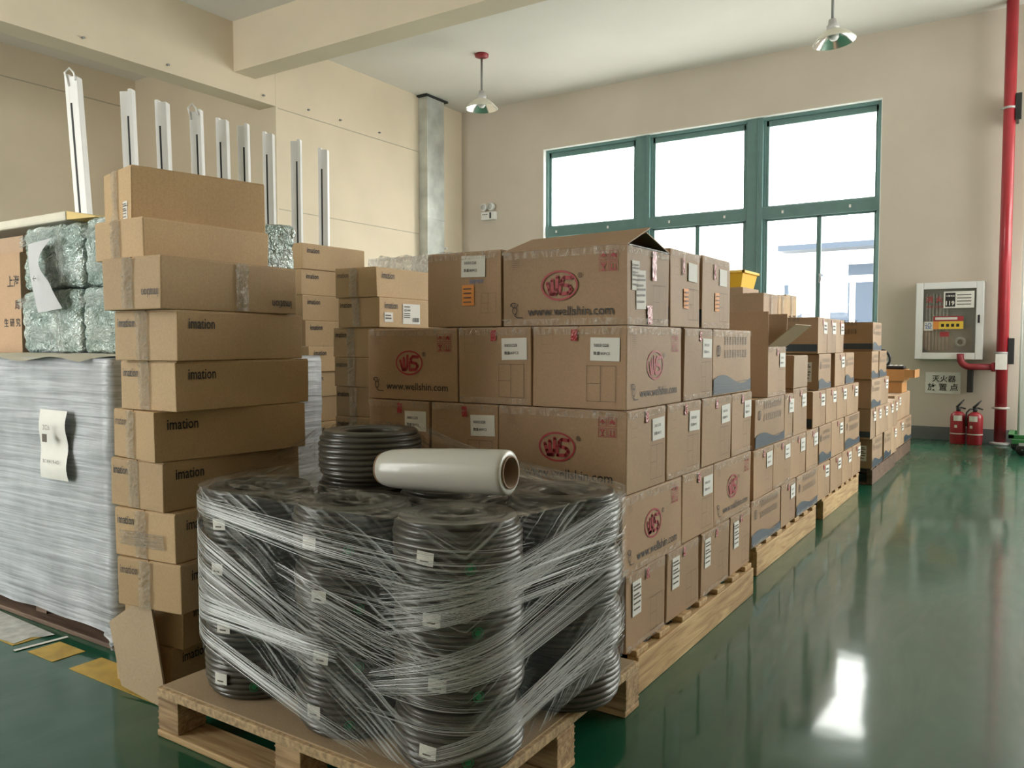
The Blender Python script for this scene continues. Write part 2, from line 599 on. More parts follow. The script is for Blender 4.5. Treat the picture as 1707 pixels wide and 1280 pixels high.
# left wall: solid part, bay beyond it and the beam across the bay
mb = MB()
mb.box((XL - .3, 6.69, 0), (XL, YB + .25, ZC))
tag(mb.build('wall_left', M['wall']), kind='structure')
mb = MB(); mb.box((XBAY - .25, YF - .3, 0), (XBAY, 6.69, ZC))
tag(mb.build('wall_bay_left', M['wall']), kind='structure')
mb = MB(); mb.box((XBAY - .25, 6.69, 0), (XL - .3, 6.95, ZC))
tag(mb.build('wall_bay_end', M['wall']), kind='structure')
mb = MB(); mb.box((XL - .295, YF, 3.95), (XL, 6.688, ZC))
tag(mb.build('trim_bay_beam', M['wall']), kind='structure')
mb = MB(); mb.box((XL, 6.09, 4.19), (XR, 6.39, ZC))
tag(mb.build('trim_ceiling_beam', M['wall']), kind='structure')
# panel joints on the left wall (thin recessed-looking beads)
for k, z in enumerate((3.935, 2.733)):
    mb = MB(); mb.box((XL, 6.72, z - .004), (XL + .006, 9.35, z + .004))
    tag(mb.build('trim_%d' % (k + 1), M['groove']), kind='structure')
for y in (4.35, 5.25, 6.5, 7.2, 7.75, 8.5):
    mb = MB(); mb.tube([(XL, y, 4.03), (XL + .03, y, 4.025)], .012, 8)
    tag(mb.build('trim_bolt_stub', M['rod']), kind='structure')
mb = MB(); mb.box((XBAY, YF, 4.345), (XBAY + .006, 6.69, 4.357))
tag(mb.build('trim_3', M['groove']), kind='structure')
mb = MB(); mb.box((XL, YB - .012, 0), (XR, YB, .147))
tag(mb.build('baseboard_back', M['grey_band']), kind='structure')
mb = MB(); mb.box((XL, 6.69, 0), (XL + .012, YB - .012, .147))
tag(mb.build('baseboard_left', M['grey_band']), kind='structure')

# ---- back window
YW = YB + .07


def window(n, x0, x1, z0, z1):
    root = empty('window_%d' % n, ((x0 + x1) / 2, YW, z0)); tag(root, kind='structure')
    mats = M['frame']
    o = Vector(root.location)

    def part(nm, boxes, mat=mats, bev=.004):
        mb = MB()
        for a, b in boxes:
            mb.box(Vector(a) - o, Vector(b) - o, bev=bev)
        return mb.build(nm, mat, root)
    ya, yb = YW, YW + .09
    part('window_frame', [((x0 + .05, ya, z1 - .045), (x1 - .05, yb, z1)), ((x0 + .05, ya, z0), (x1 - .05, yb, z0 + .06)), ((x0, ya, z0), (x0 + .05, yb, z1)), ((x1 - .05, ya, z0), (x1, yb, z1))])
    part('reveal', [((x0, YB - .002, z0), (x0 + .006, YW, z1)), ((x0, YB - .002, z1 - .006), (x1, YW, z1)), ((x1 - .006, YB - .002, z0), (x1, YW, z1)), ((x0, YB - .03, z0 - .03), (x1, YW, z0 + .002))], M['reveal'], 0)
    m1, m2 = (-4.793, -4.531), (-3.238, -2.977)
    for m in (m1, m2):
        part('mullion', [((m[0] + .03, ya - .02, z0), (m[1] - .03, yb, z1)), ((m[0], ya + .02, z0), (m[1], yb, z1))])
        part('mullion_bead', [(((m[0] + m[1]) / 2 + .03, ya - .028, z0), ((m[0] + m[1]) / 2 + .045, ya - .02, z1))])
    part('transom', [((x0, ya - .012, 2.695), (x1, yb, 2.848))])
    # thin bolts along the transom
    for px in (-6.05, -5.2, -4.27, -3.5, -2.75, -1.95):
        mb = MB(); mb.box(Vector((px - .012, ya - .018, 2.75)) - o, Vector((px + .012, ya - .012, 2.785)) - o)
        mb.build('transom_clip', M['white'], root)
    bays = [(x0 + .05, m1[0]), (m1[1], m2[0]), (m2[1], x1 - .05)]
    for k, (a, b) in enumerate(bays):
        part('sash', [((a, ya + .03, 2.848), (a + .035, ya + .07, z1 - .045)), ((b - .03, ya + .03, 2.848), (b, ya + .07, z1 - .045)),
                      ((a, ya + .03, z1 - .12), (b, ya + .07, z1 - .045)), ((a, ya + .03, 2.848), (b, ya + .07, 2.865))])
        part('pane', [((a + .03, ya + .045, 2.86), (b - .025, ya + .05, z1 - .115))], M['glass'], 0)
        mid = (a + b) / 2
        for (c, d) in ((a, mid), (mid, b)):
            part('sliding_sash', [((c, ya + .03, z0 + .06), (c + .028, ya + .06, 2.695)), ((d - .028, ya + .03, z0 + .06), (d, ya + .06, 2.695)),
                                  ((c, ya + .03, 2.67), (d, ya + .06, 2.695)), ((c, ya + .03, z0 + .06), (d, ya + .06, z0 + .1))])
            part('pane', [((c + .025, ya + .042, z0 + .09), (d - .025, ya + .047, 2.675))], M['glass'], 0)
        mb = MB(); mb.tube([Vector((mid + .02, ya + .01, 1.86)) - o, Vector((mid + .035, ya - .005, 1.9)) - o, Vector((mid + .03, ya, 1.97)) - o], .012, 8)
        mb.build('latch', M['rod'], root)
    return root


window(1, *WB)


def plain_window(n, axis, pos, a0, a1, z0, z1, bays):
    root = empty('window_%d' % n, (((a0 + a1) / 2, pos, z0) if axis == 'y' else (pos, (a0 + a1) / 2, z0)))
    tag(root, kind='structure')
    o = Vector(root.location)

    def bx(s0, s1, za, zb, nm, mat, t=.04):
        mb = MB()
        if axis == 'y': mb.box(Vector((s0, pos - t, za)) - o, Vector((s1, pos + t, zb)) - o)
        else: mb.box(Vector((pos - t, s0, za)) - o, Vector((pos + t, s1, zb)) - o)
        return mb.build(nm, mat, root)
    bx(a0, a1, z0, z0 + .06, 'window_frame', M['frame']); bx(a0, a1, z1 - .06, z1, 'window_frame', M['frame'])
    for k in range(bays + 1):
        c = a0 + (a1 - a0) * k / bays
        bx(max(a0, c - .05), min(a1, c + .05), z0 + .06, z1 - .06, 'mullion', M['frame'])
    bx(a0, a1, z0 + 1.55, z0 + 1.65, 'transom', M['frame'])
    bx(a0 + .05, a1 - .05, z0 + .06, z1 - .06, 'pane', M['glass'], .004)


plain_window(2, 'y', YF - .12, *WF, 4)
plain_window(3, 'y', YB + .12, *W2, 3)
plain_window(4, 'x', XR + .12, *WR, 2)  # unseen right-wall window, added for more light on the aisle sides

# ---- outside: the yard and the building opposite, seen washed out through the panes
mb = MB(); mb.box((-40, YB + .6, -.35), (40, 60, -.25))
tag(mb.build('ground', M['asphalt']), kind='structure')
bld = empty('opposite_building', (-3, 24, -.25))
tag(bld, 'washed-out white building seen outside through the lower right panes', 'building')


def bpart(nm, a, b, mat):
    mb = MB(); mb.box(Vector(a) - Vector((-3, 24, -.25)), Vector(b) - Vector((-3, 24, -.25))); return mb.build(nm, mat, bld)


bpart('wall', (-10.5, 24.02, -.25), (6, 30, 4.4), M['blgwall'])
bpart('canopy', (-6.2, 23.2, 3.7), (6, 24.0, 3.85), M['blgglass'])
bpart('band', (-5.2, 23.97, 3.0), (6, 24.01, 3.3), M['blgglass'])
for x in (-6.2, -4.93, -4.27, -3.2, -2.2):
    bpart('window', (x, 23.96, 1.2), (x + .5, 24.01, 2.8), M['blgglass'])

# ---- floor markings and paper scraps
for k, (x0, x1) in enumerate(((-3.3, -3.1), (-2.995, -2.825), (-2.72, -2.2))):
    mb = MB(); mb.box((x0, 1.424, .0005), (x1, 1.538, .0022))
    tag(mb.build('floor_marking', M['stripe']), kind='structure')
mb = MB()
_sp = [(-3.62, 1.585), (-3.3, 1.572), (-3.08, 1.563), (-3.09, 1.53), (-3.125, 1.50), (-3.11, 1.434), (-3.2, 1.428), (-3.24, 1.436), (-3.4, 1.40), (-3.62, 1.41)]
mb.face([(x, y, .0045) for x, y in _sp]); mb.face([(x, y, .003) for x, y in reversed(_sp)])
for (x0, y0), (x1, y1) in zip(_sp, _sp[1:] + _sp[:1]):
    mb.face([(x0, y0, .003), (x1, y1, .003), (x1, y1, .0045), (x0, y0, .0045)])
tag(mb.build('paper_scrap', M['scrap']), 'torn dirty white paper stuck on the floor beside the wrapped pallet', 'paper scrap')
mb = MB(); mb.box((-.09, -.009, 0), (.09, .009, .0012))
o = tag(mb.build('tape_strip', M['paper'], loc=(-3.03, 1.49, .0024), rz=1.45), 'narrow white tape strip across the yellow floor marking', 'tape strip')

# ---- galvanised duct in the far left corner
root = empty('steel_duct', (-7.66, 9.56, 0)); tag(root, 'tall galvanised steel duct standing in the far left corner', 'duct')
mb = MB(); mb.box((-.088, -.2, 0), (.078, .2, ZC - .03), bev=.004); mb.build('duct_body', M['steel'], root)
for z in (2.95, 1.5):
    mb = MB(); mb.box((-.086, -.206, z), (.084, .206, z + .03), bev=.002); mb.build('duct_joint', M['steel'], root)
mb = MB(); mb.box((-.088, -.24, ZC - .028), (.1, .27, ZC - .002)); mb.build('ceiling_flange', M['slot'], root)
mb = MB(); mb.tube([(-.05, .245, 0), (-.05, .245, ZC - .03)], .03, 12)
mb.build('riser_pipe', M['white'], root)
mb = MB(); mb.tube([(-.05, .245, 2.55), (.05, .245, 2.55), (.09, .245, 2.55)], .014, 8); mb.build('pipe_clip', M['white'], root)


# ---- pendant lamps
def lamp(loc, tilt, label):
    root = empty('pendant_lamp', loc); tag(root, label, 'lamp', 'pendant lamps under the ceiling')
    mb = MB(); mb.lathe([(0, ZC - .002), (.09, ZC - .002), (.085, ZC - .03), (.03, ZC - .045), (0, ZC - .045)], 24); mb.build('ceiling_rose', M['darkred'], root)
    for o in root.children: o.location = (0, 0, -loc[2])
    zt = ZC - loc[2]
    mb = MB(); mb.tube([(0, 0, .2), (0, 0, zt - .04)], .014, 12); mb.build('rod', M['rod'], root)
    T = Matrix.Translation((0, 0, .2)) @ Matrix.Rotation(tilt[0], 4, 'X') @ Matrix.Rotation(tilt[1], 4, 'Y') @ Matrix.Translation((0, 0, -.2))
    mb = MB(); mb.lathe([(0, .22), (.035, .22), (.045, .17), (.06, .16), (.06, .115), (.05, .11)], 24, mat=T); mb.build('lamp_holder', M['silver'], root)
    mb = MB()
    mb.lathe([(.055, .12), (.1, .1), (.15, .06), (.195, .01), (.205, 0), (.2, -.003)], 40, 0, T)
    mb.lathe([(.2, -.003), (.19, .008), (.145, .054), (.095, .094), (.05, .112)], 40, 1, T)
    mb.build('lamp_shade', [M['lampmetal'], M['lampinner']], root)
    mb = MB(); mb.lathe([(0, .01), (.03, .015), (.05, .04), (.05, .07), (.03, .11)], 20, 0, T); mb.build('bulb', M['bulb'], root)
    return root


lamp((-5.985, 8.48, 4.075), (0, 0), 'pendant lamp with pale metal shade near the far left corner duct')
lamp((-1.784, 8.529, 4.075), (0, -.1), 'pendant lamp with tilted metal shade hanging above the window right end')

# ---- emergency light
root = empty('emergency_light', (-7.2, YB, 3.03)); tag(root, 'white twin-head emergency light high on the wall beside the window', 'emergency light')
mb = MB(); mb.box((-.13, -.075, -.01), (.13, -.002, .115), bev=.008); mb.build('housing', M['white'], root)
for s in (-.065, .065):
    mb = MB(); mb.lathe([(0, .05), (.055, .05), (.06, .03), (.06, 0), (.03, -.03), (0, -.03)], 24, 0, Matrix.Translation((s, -.06, .185)) @ Matrix.Rotation(H90, 4, 'X')); h = mb.build('lamp_head', M['white'], root)
    mb = MB(); mb.lathe([(0, .054), (.042, .054), (.042, .048)], 20, 0, Matrix.Translation((s, -.06, .185)) @ Matrix.Rotation(H90, 4, 'X')); mb.build('lens', M['silver'], h)
mb = MB(); mb.box((.035, -.08, .01), (.065, -.075, .1)); mb.build('indicator_strip', M['black'], root)
for k in range(3):
    mb = MB(); mb.box((-.1 + k * .035, -.078, .07), (-.075 + k * .035, -.075, .08)); mb.build('indicator', M['inkgrey'], root)

# ---- red riser pipe with branch
root = empty('fire_riser_pipe', (-.32, 10.25, 0)); tag(root, 'tall red fire riser pipe from floor to ceiling at right', 'pipe')
mb = MB(); mb.tube([(0, 0, .01), (0, 0, ZC)], .058, 28); mb.build('riser', M['red'], root)
mb = MB(); mb.lathe([(.05, 0), (.1, 0), (.1, .022), (.058, .03)], 28); mb.build('floor_flange', M['silver'], root)
for z in (.40, 1.0, 3.62):
    mb = MB(); mb.lathe([(.057, z - .012), (.064, z - .012), (.064, z + .012), (.057, z + .012)], 28); c = mb.build('pipe_clamp', M['silver'] if z > .5 else M['hose'], root)
    mb = MB(); mb.tube([(-.085, -.01, z), (.085, -.01, z)], .009, 8); mb.build('clamp_bolt', M['silver'], c)
for z in (1.02, 3.62):
    mb = MB(); mb.box((.06, -.03, z - .14), (.085, .17, z + .14), bev=.003)
    mb.box((.055, -.04, z - .14), (.11, -.03, z + .14)); mb.build('wall_bracket', M['black'], root)
mb = MB(); pts = [(-.05, 0, .845), (-.30, 0, .845)] + [(-.30 - .1 * math.sin(a), 0, .945 - .1 * math.cos(a)) for a in (.3, .6, .9, 1.2, H90)] + [(-.40, 0, .99)]
mb.tube(pts, .036, 18); mb.build('branch_pipe', M['darkred'], root)
mb = MB(); mb.lathe([(.036, -.02), (.05, -.02), (.05, .02), (.036, .02)], 18, 0, Matrix.Translation((-.08, 0, .845)) @ Matrix.Rotation(H90, 4, 'Y')); mb.build('branch_collar', M['red'], root)
mb = MB(); mb.box((-.06, -.066, .82), (.05, -.062, .99)); t = mb.build('inspection_tag', M['paper'], root)
mb = MB(); mb.box((-.33, .02, .56), (-.275, .17, .82), bev=.003); mb.tube([(-.3, .02, .82), (-.3, 0, .88)], .004, 6); mb.build('branch_bracket', M['black'], root)

# ---- hydrant cabinet
CX0, CX1, CZ0, CZ1, CY = -1.18, -.507, .925, 1.79, 10.28
root = empty('hydrant_cabinet', ((CX0 + CX1) / 2, YB, CZ0)); tag(root, 'aluminium framed glass fire hydrant cabinet mounted on the wall', 'fire cabinet')
o = Vector(root.location)


def cp(nm, a, b, mat, bev=0.0, parent=root):
    mb = MB(); mb.box(Vector(a) - o, Vector(b) - o, bev=bev); return mb.build(nm, mat, parent)


mb = MB()
for a, b in (((CX0, CY + .01, CZ0), (CX0 + .012, YB, CZ1)), ((CX1 - .012, CY + .01, CZ0), (CX1, YB, CZ1)), ((CX0, CY + .01, CZ0), (CX1, YB, CZ0 + .012)), ((CX0, CY + .01, CZ1 - .012), (CX1, YB, CZ1)), ((CX0, YB - .012, CZ0), (CX1, YB - .001, CZ1))):
    mb.box(Vector(a) - o, Vector(b) - o)
mb.build('cabinet_box', M['cabinet_in'], root)
fr = .075
mb = MB()
for a, b in (((CX0, CY - .012, CZ0), (CX0 + fr, CY + .012, CZ1)), ((CX1 - fr, CY - .012, CZ0), (CX1, CY + .012, CZ1)), ((CX0 + fr, CY - .012, CZ0), (CX1 - fr, CY + .012, CZ0 + fr)), ((CX0 + fr, CY - .012, CZ1 - fr), (CX1 - fr, CY + .012, CZ1))):
    mb.box(Vector(a) - o, Vector(b) - o, bev=.006)
door = mb.build('door_frame', M['alu'], root)
cp('door_glass', (CX0 + fr, CY - .002, CZ0 + fr), (CX1 - fr, CY + .002, CZ1 - fr), M['cabglass'])
cp('lock', (CX1 - .055, CY - .022, 1.33), (CX1 - .035, CY - .012, 1.42), M['black'], .003)
mb = MB(); mb.lathe([(.03, -.03), (.055, -.03), (.055, .03), (.03, .03)], 20, 0, Matrix.Translation(Vector((-.73, CY + .05, 1.12)) - o) @ Matrix.Rotation(H90, 4, 'X'), closed=True); mb.build('hydrant_valve', M['hose'], root)
mb = MB()
for k in range(7):
    mb.tube([Vector((CX0 + .1 + .035 * k, CY + .08, CZ1 - .12)) - o, Vector((CX0 + .1 + .035 * k, CY + .08, CZ0 + .1)) - o], .013, 8)
mb.build('hose_folds', M['hose'], root)


def front_text(parent, org, s, mat, x, y, z, w, bold=0.0, name='lettering'):
    return inst(name, text_mesh(s, mat, bold), parent, Matrix.Translation(Vector((x, y, z)) - org) @ Matrix.Rotation(H90, 4, 'X') @ Matrix.Scale(w, 4))


yg = CY - .0045
front_text(root, o, '消 火 栓', M['inkred'], -.945, yg, 1.60, .27, .02)
front_text(root, o, 'FIRE HYDRANT', M['inkred'], -.945, yg, 1.515, .24, .01)
cp('instruction_sheet', (-.90, yg - .001, 1.50), (-.60, yg, 1.685), M['paper'])
cp('sheet_dark_field', (-.885, yg - .002, 1.515), (-.785, yg - .001, 1.67), M['ink'])
front_text(root, o, '119', M['paper'], -.835, yg - .0026, 1.555, .085, .03)
front_text(root, o, '火警电话', M['paper'], -.835, yg - .0026, 1.635, .085, .01)
for k in range(4):
    cp('text_line', (-.77, yg - .002, 1.535 + .035 * k), (-.63, yg - .001, 1.545 + .035 * k), M['inkgrey'])
cp('sticker_red_band', (-1.0, yg - .001, 1.355), (-.70, yg, 1.41), M['inkred'])
cp('sticker_white_band', (-.98, yg - .002, 1.37), (-.76, yg - .001, 1.398), M['paper'])
cp('sticker_yellow_band', (-1.0, yg - .001, 1.265), (-.70, yg, 1.352), M['yellowink'])
cp('sticker_orange_field', (-1.0, yg - .002, 1.265), (-.94, yg - .001, 1.352), M['orange'])
for k in range(4):
    cp('warning_mark', (-.92 + .05 * k, yg - .002, 1.29), (-.89 + .05 * k, yg - .001, 1.325), M['ink'])
cp('torn_blue_sticker', (-1.09, yg - .001, 1.25), (-1.002, yg, 1.35), M['paper'])
front_text(root, o, '设', M['blueink'], -1.047, yg - .002, 1.30, .075, .01)
cp('red_stamp', (-.93, yg, 1.18), (-.84, yg + .001, 1.235), M['inkred'])

# ---- extinguisher place sign
root = empty('place_sign', (-.90, YB, .53)); tag(root, 'white paper sign with Chinese lettering taped under the hydrant cabinet', 'sign')
mb = MB(); mb.grid(lambda a, b: ((a - .5) * .36, -.004 - .004 * math.sin(a * 9) * b, b * .245), 12, 6); mb.build('paper_sheet', M['paper'], root)
front_text(root, Vector((0, 0, 0)), '灭火器', M['ink'], 0.01, -.011, .17, .24, .01)
front_text(root, Vector((0, 0, 0)), '放 置 点', M['ink'], 0.0, -.011, .075, .31, .01)


# ---- extinguishers
def extinguisher(loc, rz, label, hose):
    root = empty('fire_extinguisher', loc, rz); tag(root, label, 'extinguisher', 'fire extinguishers on the floor by the wall')
    mb = MB(); mb.lathe([(0, 0), (.072, 0), (.076, .01), (.076, .03), (.078, .035), (.078, .29), (.07, .325), (.045, .348), (.02, .358), (0, .36)], 28); mb.build('cylinder', M['red'], root)
    mb = MB(); mb.lathe([(.0785, .108), (.0795, .11), (.0795, .118), (.0785, .12)], 28); mb.build('band', M['hose'], root)
    mb = MB(); mb.lathe([(.018, .355), (.022, .36), (.022, .4), (0, .4)], 14); mb.build('valve', M['black'], root)
    mb = MB(); mb.tube([(-.02, 0, .395), (.03, 0, .40), (.075, 0, .385)], .009, 8); mb.tube([(-.02, 0, .40), (.02, 0, .44), (.06, 0, .485)], [.013, .012, .006], 8); mb.build('handle', M['black'], root)
    mb = MB(); mb.grid(lambda a, b: (.0787 * math.cos(-2.6 + a * 1.1), .0787 * math.sin(-2.6 + a * 1.1), .255 + b * .06), 8, 2); mb.build('label_plate', M['paper'], root)
    mb = MB(); mb.grid(lambda a, b: ((.0788) * math.cos(-2.45 + a * .35), (.0788) * math.sin(-2.45 + a * .35), .18 + b * .03), 4, 2); mb.build('round_mark', M['paper'], root)
    if hose:
        mb = MB(); mb.tube([(-.02, 0, .39), (-.06, -.02, .385), (-.088, -.02, .35), (-.095, -.02, .28), (-.09, -.02, .2)], .009, 8); mb.build('hose', M['black'], root)


extinguisher((-.715, 10.12, 0), .5, 'left red fire extinguisher standing under the paper sign', False)
extinguisher((-.552, 10.1, 0), .3, 'right red fire extinguisher with black hose, nearer the riser pipe', True)

# ---- green trolley at the right edge
root = empty('trolley', (.05, 9.62, 0)); tag(root, 'green steel trolley with black casters at the right edge', 'trolley')
mb = MB(); mb.box((-.28, .05, .13), (.75, .1, .17), bev=.004); mb.box((-.28, .55, .13), (.75, .6, .17), bev=.004); mb.box((-.28, .05, .13), (-.23, .6, .17)); mb.build('platform_frame', M['cartgreen'], root)
mb = MB(); mb.box((-.24, -.32, .115), (.6, -.27, .16), bev=.004); mb.build('drawbar', M['cartgreen'], root)
for x, y in ((-.2, .08), (.6, .08), (-.2, .57), (.6, .57), (-.15, -.3)):
    mb = MB(); mb.lathe([(.01, -.018), (.052, -.018), (.056, 0), (.052, .018), (.01, .018)], 20, 0, Matrix.Translation((x, y, .057)) @ Matrix.Rotation(H90, 4, 'X')); c = mb.build('caster', M['black'], root)
    mb = MB(); mb.box((x - .03, y - .025, .1), (x + .03, y + .025, .13)); mb.build('caster_fork', M['silver'], c)
mb = MB(); mb.tube([(-.19, .08, .03), (-.19, .08, 2.3)], .014, 12); mb.build('post', M['white'], root)
mb = MB(); mb.box((-.18, .07, .16), (.7, .085, 1.9)); mb.build('side_panel', M['white'], root)


# ------------------------------------------------------------------ pallets
def pallet(loc, sx, sy, label, mat_side=None, mat_top=None, boards=7):
    """stringer pallet: three long stringers along y, deck boards along x"""
    root = empty('wooden_pallet', loc); tag(root, label, 'pallet', 'wooden pallets under the loads')
    ms, mt = mat_side or M['pine'], mat_top or M['pinex']
    for x in (-sx / 2, -.02, sx / 2 - .04):
        mb = MB(); mb.box((x, -sy / 2, 0), (x + .04, sy / 2, .118), bev=.003); mb.build('stringer', ms, root)
    w = .09
    me = None
    for k in range(boards):
        y = -sy / 2 + (sy - w) * k / (boards - 1)
        if me is None:
            mb = MB(); mb.box((-sx / 2 + .004, 0, .1185), (sx / 2 - .004, w, .138), bev=.003); me = mb.mesh('deck_board', mt)
        inst('deck_board', me, root, Matrix.Translation((rnd.uniform(-.006, .006), y, 0)))
    me = None
    for k in range(3):
        if me is None:
            mb = MB(); mb.box((0, 0, 0), (sx / 2 - .062, w, .0148), bev=.003); me = mb.mesh('bottom_board', mt)
        for xx in (-sx / 2 + .041, .021):
            inst('bottom_board', me, root, Matrix.Translation((xx, -sy / 2 + (sy - w) * k / 2, 0)))
    return root


pallet((-1.55, 2.9, 0), 1.06, 1.22, 'pale pine pallet under the nearest logo carton stack')
pallet((-1.60, 4.39, 0), 1.03, 1.21, 'pale pine pallet under the second carton stack along the aisle')
pallet((-1.61, 5.83, 0), 1.03, 1.18, 'pale pine pallet under the third carton stack along the aisle')
pallet((-1.58, 7.34, 0), 1.06, 1.2, 'dull reddish pallet under the fourth carton stack along the aisle', M['darkwood'], M['darkwood'])
pallet((-1.60, 8.6, 0), 1.06, 1.1, 'dark pallet under the farthest carton stack near the fire cabinet', M['darkwood'], M['darkwood'])


# ------------------------------------------------------------------ print artwork (shared flat meshes)
def logo_mesh():
    mb = MB()
    n = 40
    for k in range(n):
        a, b = 2 * math.pi * k / n, 2 * math.pi * (k + 1) / n
        mb.face([(.5 * math.cos(a), .355 * math.sin(a), 0), (.5 * math.cos(b), .355 * math.sin(b), 0), (.455 * math.cos(b), .31 * math.sin(b), 0), (.455 * math.cos(a), .31 * math.sin(a), 0)][::-1])
    t = .085
    stroke(mb, [(-.33, .06), (-.28, -.1), (-.22, -.2)], t)
    stroke(mb, [(-.2, .13), (-.18, -.2)], t)
    stroke(mb, [(-.06, .2), (-.07, -.1), (-.12, -.2), (-.24, -.2)], t)
    stroke(mb, [(.33, .17), (.13, .18), (.05, .1), (.1, .01), (.26, -.02), (.32, -.1), (.24, -.19), (.03, -.2)], t)
    stroke(mb, [(.02, .02), (.02, -.2)], t * .8)
    return mb.mesh('oval_logo', M['inkred'])


def ring_mark():
    mb = MB()
    stroke(mb, [(.5 * math.cos(2 * math.pi * k / 16), .5 * math.sin(2 * math.pi * k / 16)) for k in range(17)], .12)
    stroke(mb, [(-.12, -.25), (-.12, .25), (.12, .2), (.1, .03), (-.1, 0), (.15, -.25)], .1)
    return mb.mesh('registered_mark', M['inkgrey'])


def plug_mesh():
    mb = MB()
    stroke(mb, [(-.1 + .17 * math.cos(t), .02 + .22 * math.sin(t)) for t in [k * 2 * math.pi / 14 for k in range(15)]], .05)
    stroke(mb, [(-.22, .2), (-.42, .45)], .05)
    stroke(mb, [(-.1, .25), (-.05, .5), (-.3, .52), (-.42, .3)], .05)
    stroke(mb, [(.02, .2), (.12, .42)], .05)
    stroke(mb, [(-.02, -.16), (-.1, -.3), (.1, -.42), (.5, -.42)], .05)
    return mb.mesh('plug_icon', M['ink'])


def outline_mesh(kind):
    mb = MB()
    w = .012

    def rect(x0, y0, x1, y1):
        stroke(mb, [(x0, y0), (x1, y0), (x1, y1), (x0, y1), (x0, y0)], w)
    if kind == 'table':
        rect(-.5, -.55, .5, .55); stroke(mb, [(-.02, -.55), (-.02, .55)], w); stroke(mb, [(-.5, .0), (-.02, .0)], w)
    elif kind == 'box':
        rect(-.5, 0, .5, .8); stroke(mb, [(-.5, -.1), (-.5, -.65)], w); stroke(mb, [(-.4, -.65), (-.1, -.65)], w); stroke(mb, [(0, -.65), (.5, -.65)], w)
    else:
        rect(-.5, -.6, .5, .6)
        for k in range(5): stroke(mb, [(-.4, -.4 + k * .2), (.4, -.4 + k * .2)], .03)
    return mb.mesh('printed_' + ('frame' if kind != 'list' else 'list'), M['inkfaint'] if kind != 'list' else M['inkfaint'])


def handling_mesh():
    mb = MB()
    w = .05
    for x, y in ((-.27, .27), (.27, .27), (-.27, -.27), (.27, -.27)):
        stroke(mb, [(x - .22, y - .22), (x + .22, y - .22), (x + .22, y + .22), (x - .22, y + .22), (x - .22, y - .22)], .025)
    stroke(mb, [(-.4, .22), (-.27, .36), (-.14, .22)], w); stroke(mb, [(-.27, .36), (-.27, .16)], w)
    stroke(mb, [(.15, .16), (.27, .38), (.4, .16), (.15, .28), (.4, .28)], w)
    stroke(mb, [(-.38, -.14), (-.27, -.28), (-.16, -.14), (-.38, -.14)], w); stroke(mb, [(-.27, -.28), (-.27, -.42)], w); stroke(mb, [(-.36, -.42), (-.18, -.42)], w)
    stroke(mb, [(.18, -.4), (.18, -.16)], w); stroke(mb, [(.36, -.4), (.36, -.16)], w); stroke(mb, [(.12, -.42), (.42, -.42)], w)
    return mb.mesh('handling_marks', M['inkred'])


def wave_mesh():
    mb = MB(); n = 24
    top = [.62 + .34 * math.sin(.4 + k / n * 5.6) * (1 - .3 * k / n) + .1 * k / n for k in range(n + 1)]
    for k in range(n):
        a, b = -.5 + k / n, -.5 + (k + 1) / n
        mb.face([(a, 0, 0), (b, 0, 0), (b, top[k + 1], 0), (a, top[k], 0)], 0)
    for j in range(3):
        pts = [(-.48 + .96 * k / n, .14 + .17 * j + .05 * math.sin(k / n * 7 + j)) for k in range(n + 1)]
        for (x0, y0), (x1, y1) in zip(pts, pts[1:]):
            mb.face([(x0, y0, .0002), (x1, y1, .0002), (x1, y1 + .035, .0002), (x0, y0 + .035, .0002)], 1)
    return mb.mesh('wave_print', [M['wave'], M['wave_dark']])


def lines_mesh():
    """two rows of dense, unreadable characters"""
    mb = MB(); r = random.Random(3)
    for row in (0, 1):
        for c in range(9):
            x = -.46 + c * .104; y = .1 - row * .26
            for k in range(4):
                yy = y + k * .042
                quad2(mb, x, yy, x + r.uniform(.05, .085), yy + .018)
            quad2(mb, x + .035, y, x + .05, y + .15)
    return mb.mesh('printed_lines', M['inklight'])


ART = dict(logo=logo_mesh(), reg=ring_mark(), plug=plug_mesh(), table=outline_mesh('table'), boxo=outline_mesh('box'), listo=outline_mesh('list'),
           hand=handling_mesh(), wave=wave_mesh(), lines=lines_mesh())
URL = text_mesh('www.wellshin.com', M['ink'], .004)
BRAND = text_mesh('imation', M['ink'], .012)
BRANDG = text_mesh('imation', M['inkgrey'], .008)
NUM = text_mesh('50031228', M['ink'], .008)
QTY = text_mesh('数量:80PCS', M['ink'], .008)


def _sheet(w, h, mat, name, curl=.0):
    mb = MB()
    mb.grid(lambda a, b: ((a - .5) * w, (b - .5) * h, curl * (a - .5) ** 2), 4, 3)
    return mb.mesh(name, mat)


LABEL = _sheet(1, .72, M['paper'], 'white_label')


def label_bars():
    mb = MB(); quad2(mb, -.5, -.36, .5, .36, 0)
    quad2(mb, -.4, .08, .25, .18, 1, .001); quad2(mb, -.4, -.14, .3, -.03, 1, .001)
    return mb.mesh('white_label', [M['paper'], M['inkgrey']])


LABELB = label_bars()


def tall_label():
    mb = MB(); quad2(mb, -.36, -.6, .36, .6, 0)
    for k, (y, w) in enumerate(((.4, .5), (.28, .6), (.1, .45), (-.02, .6), (-.2, .55), (-.4, .5))):
        quad2(mb, -.3, y, -.3 + w, y + .06, 1, .002)
    return mb.mesh('document_label', [M['paper'], M['inkgrey']])


DOC = tall_label()


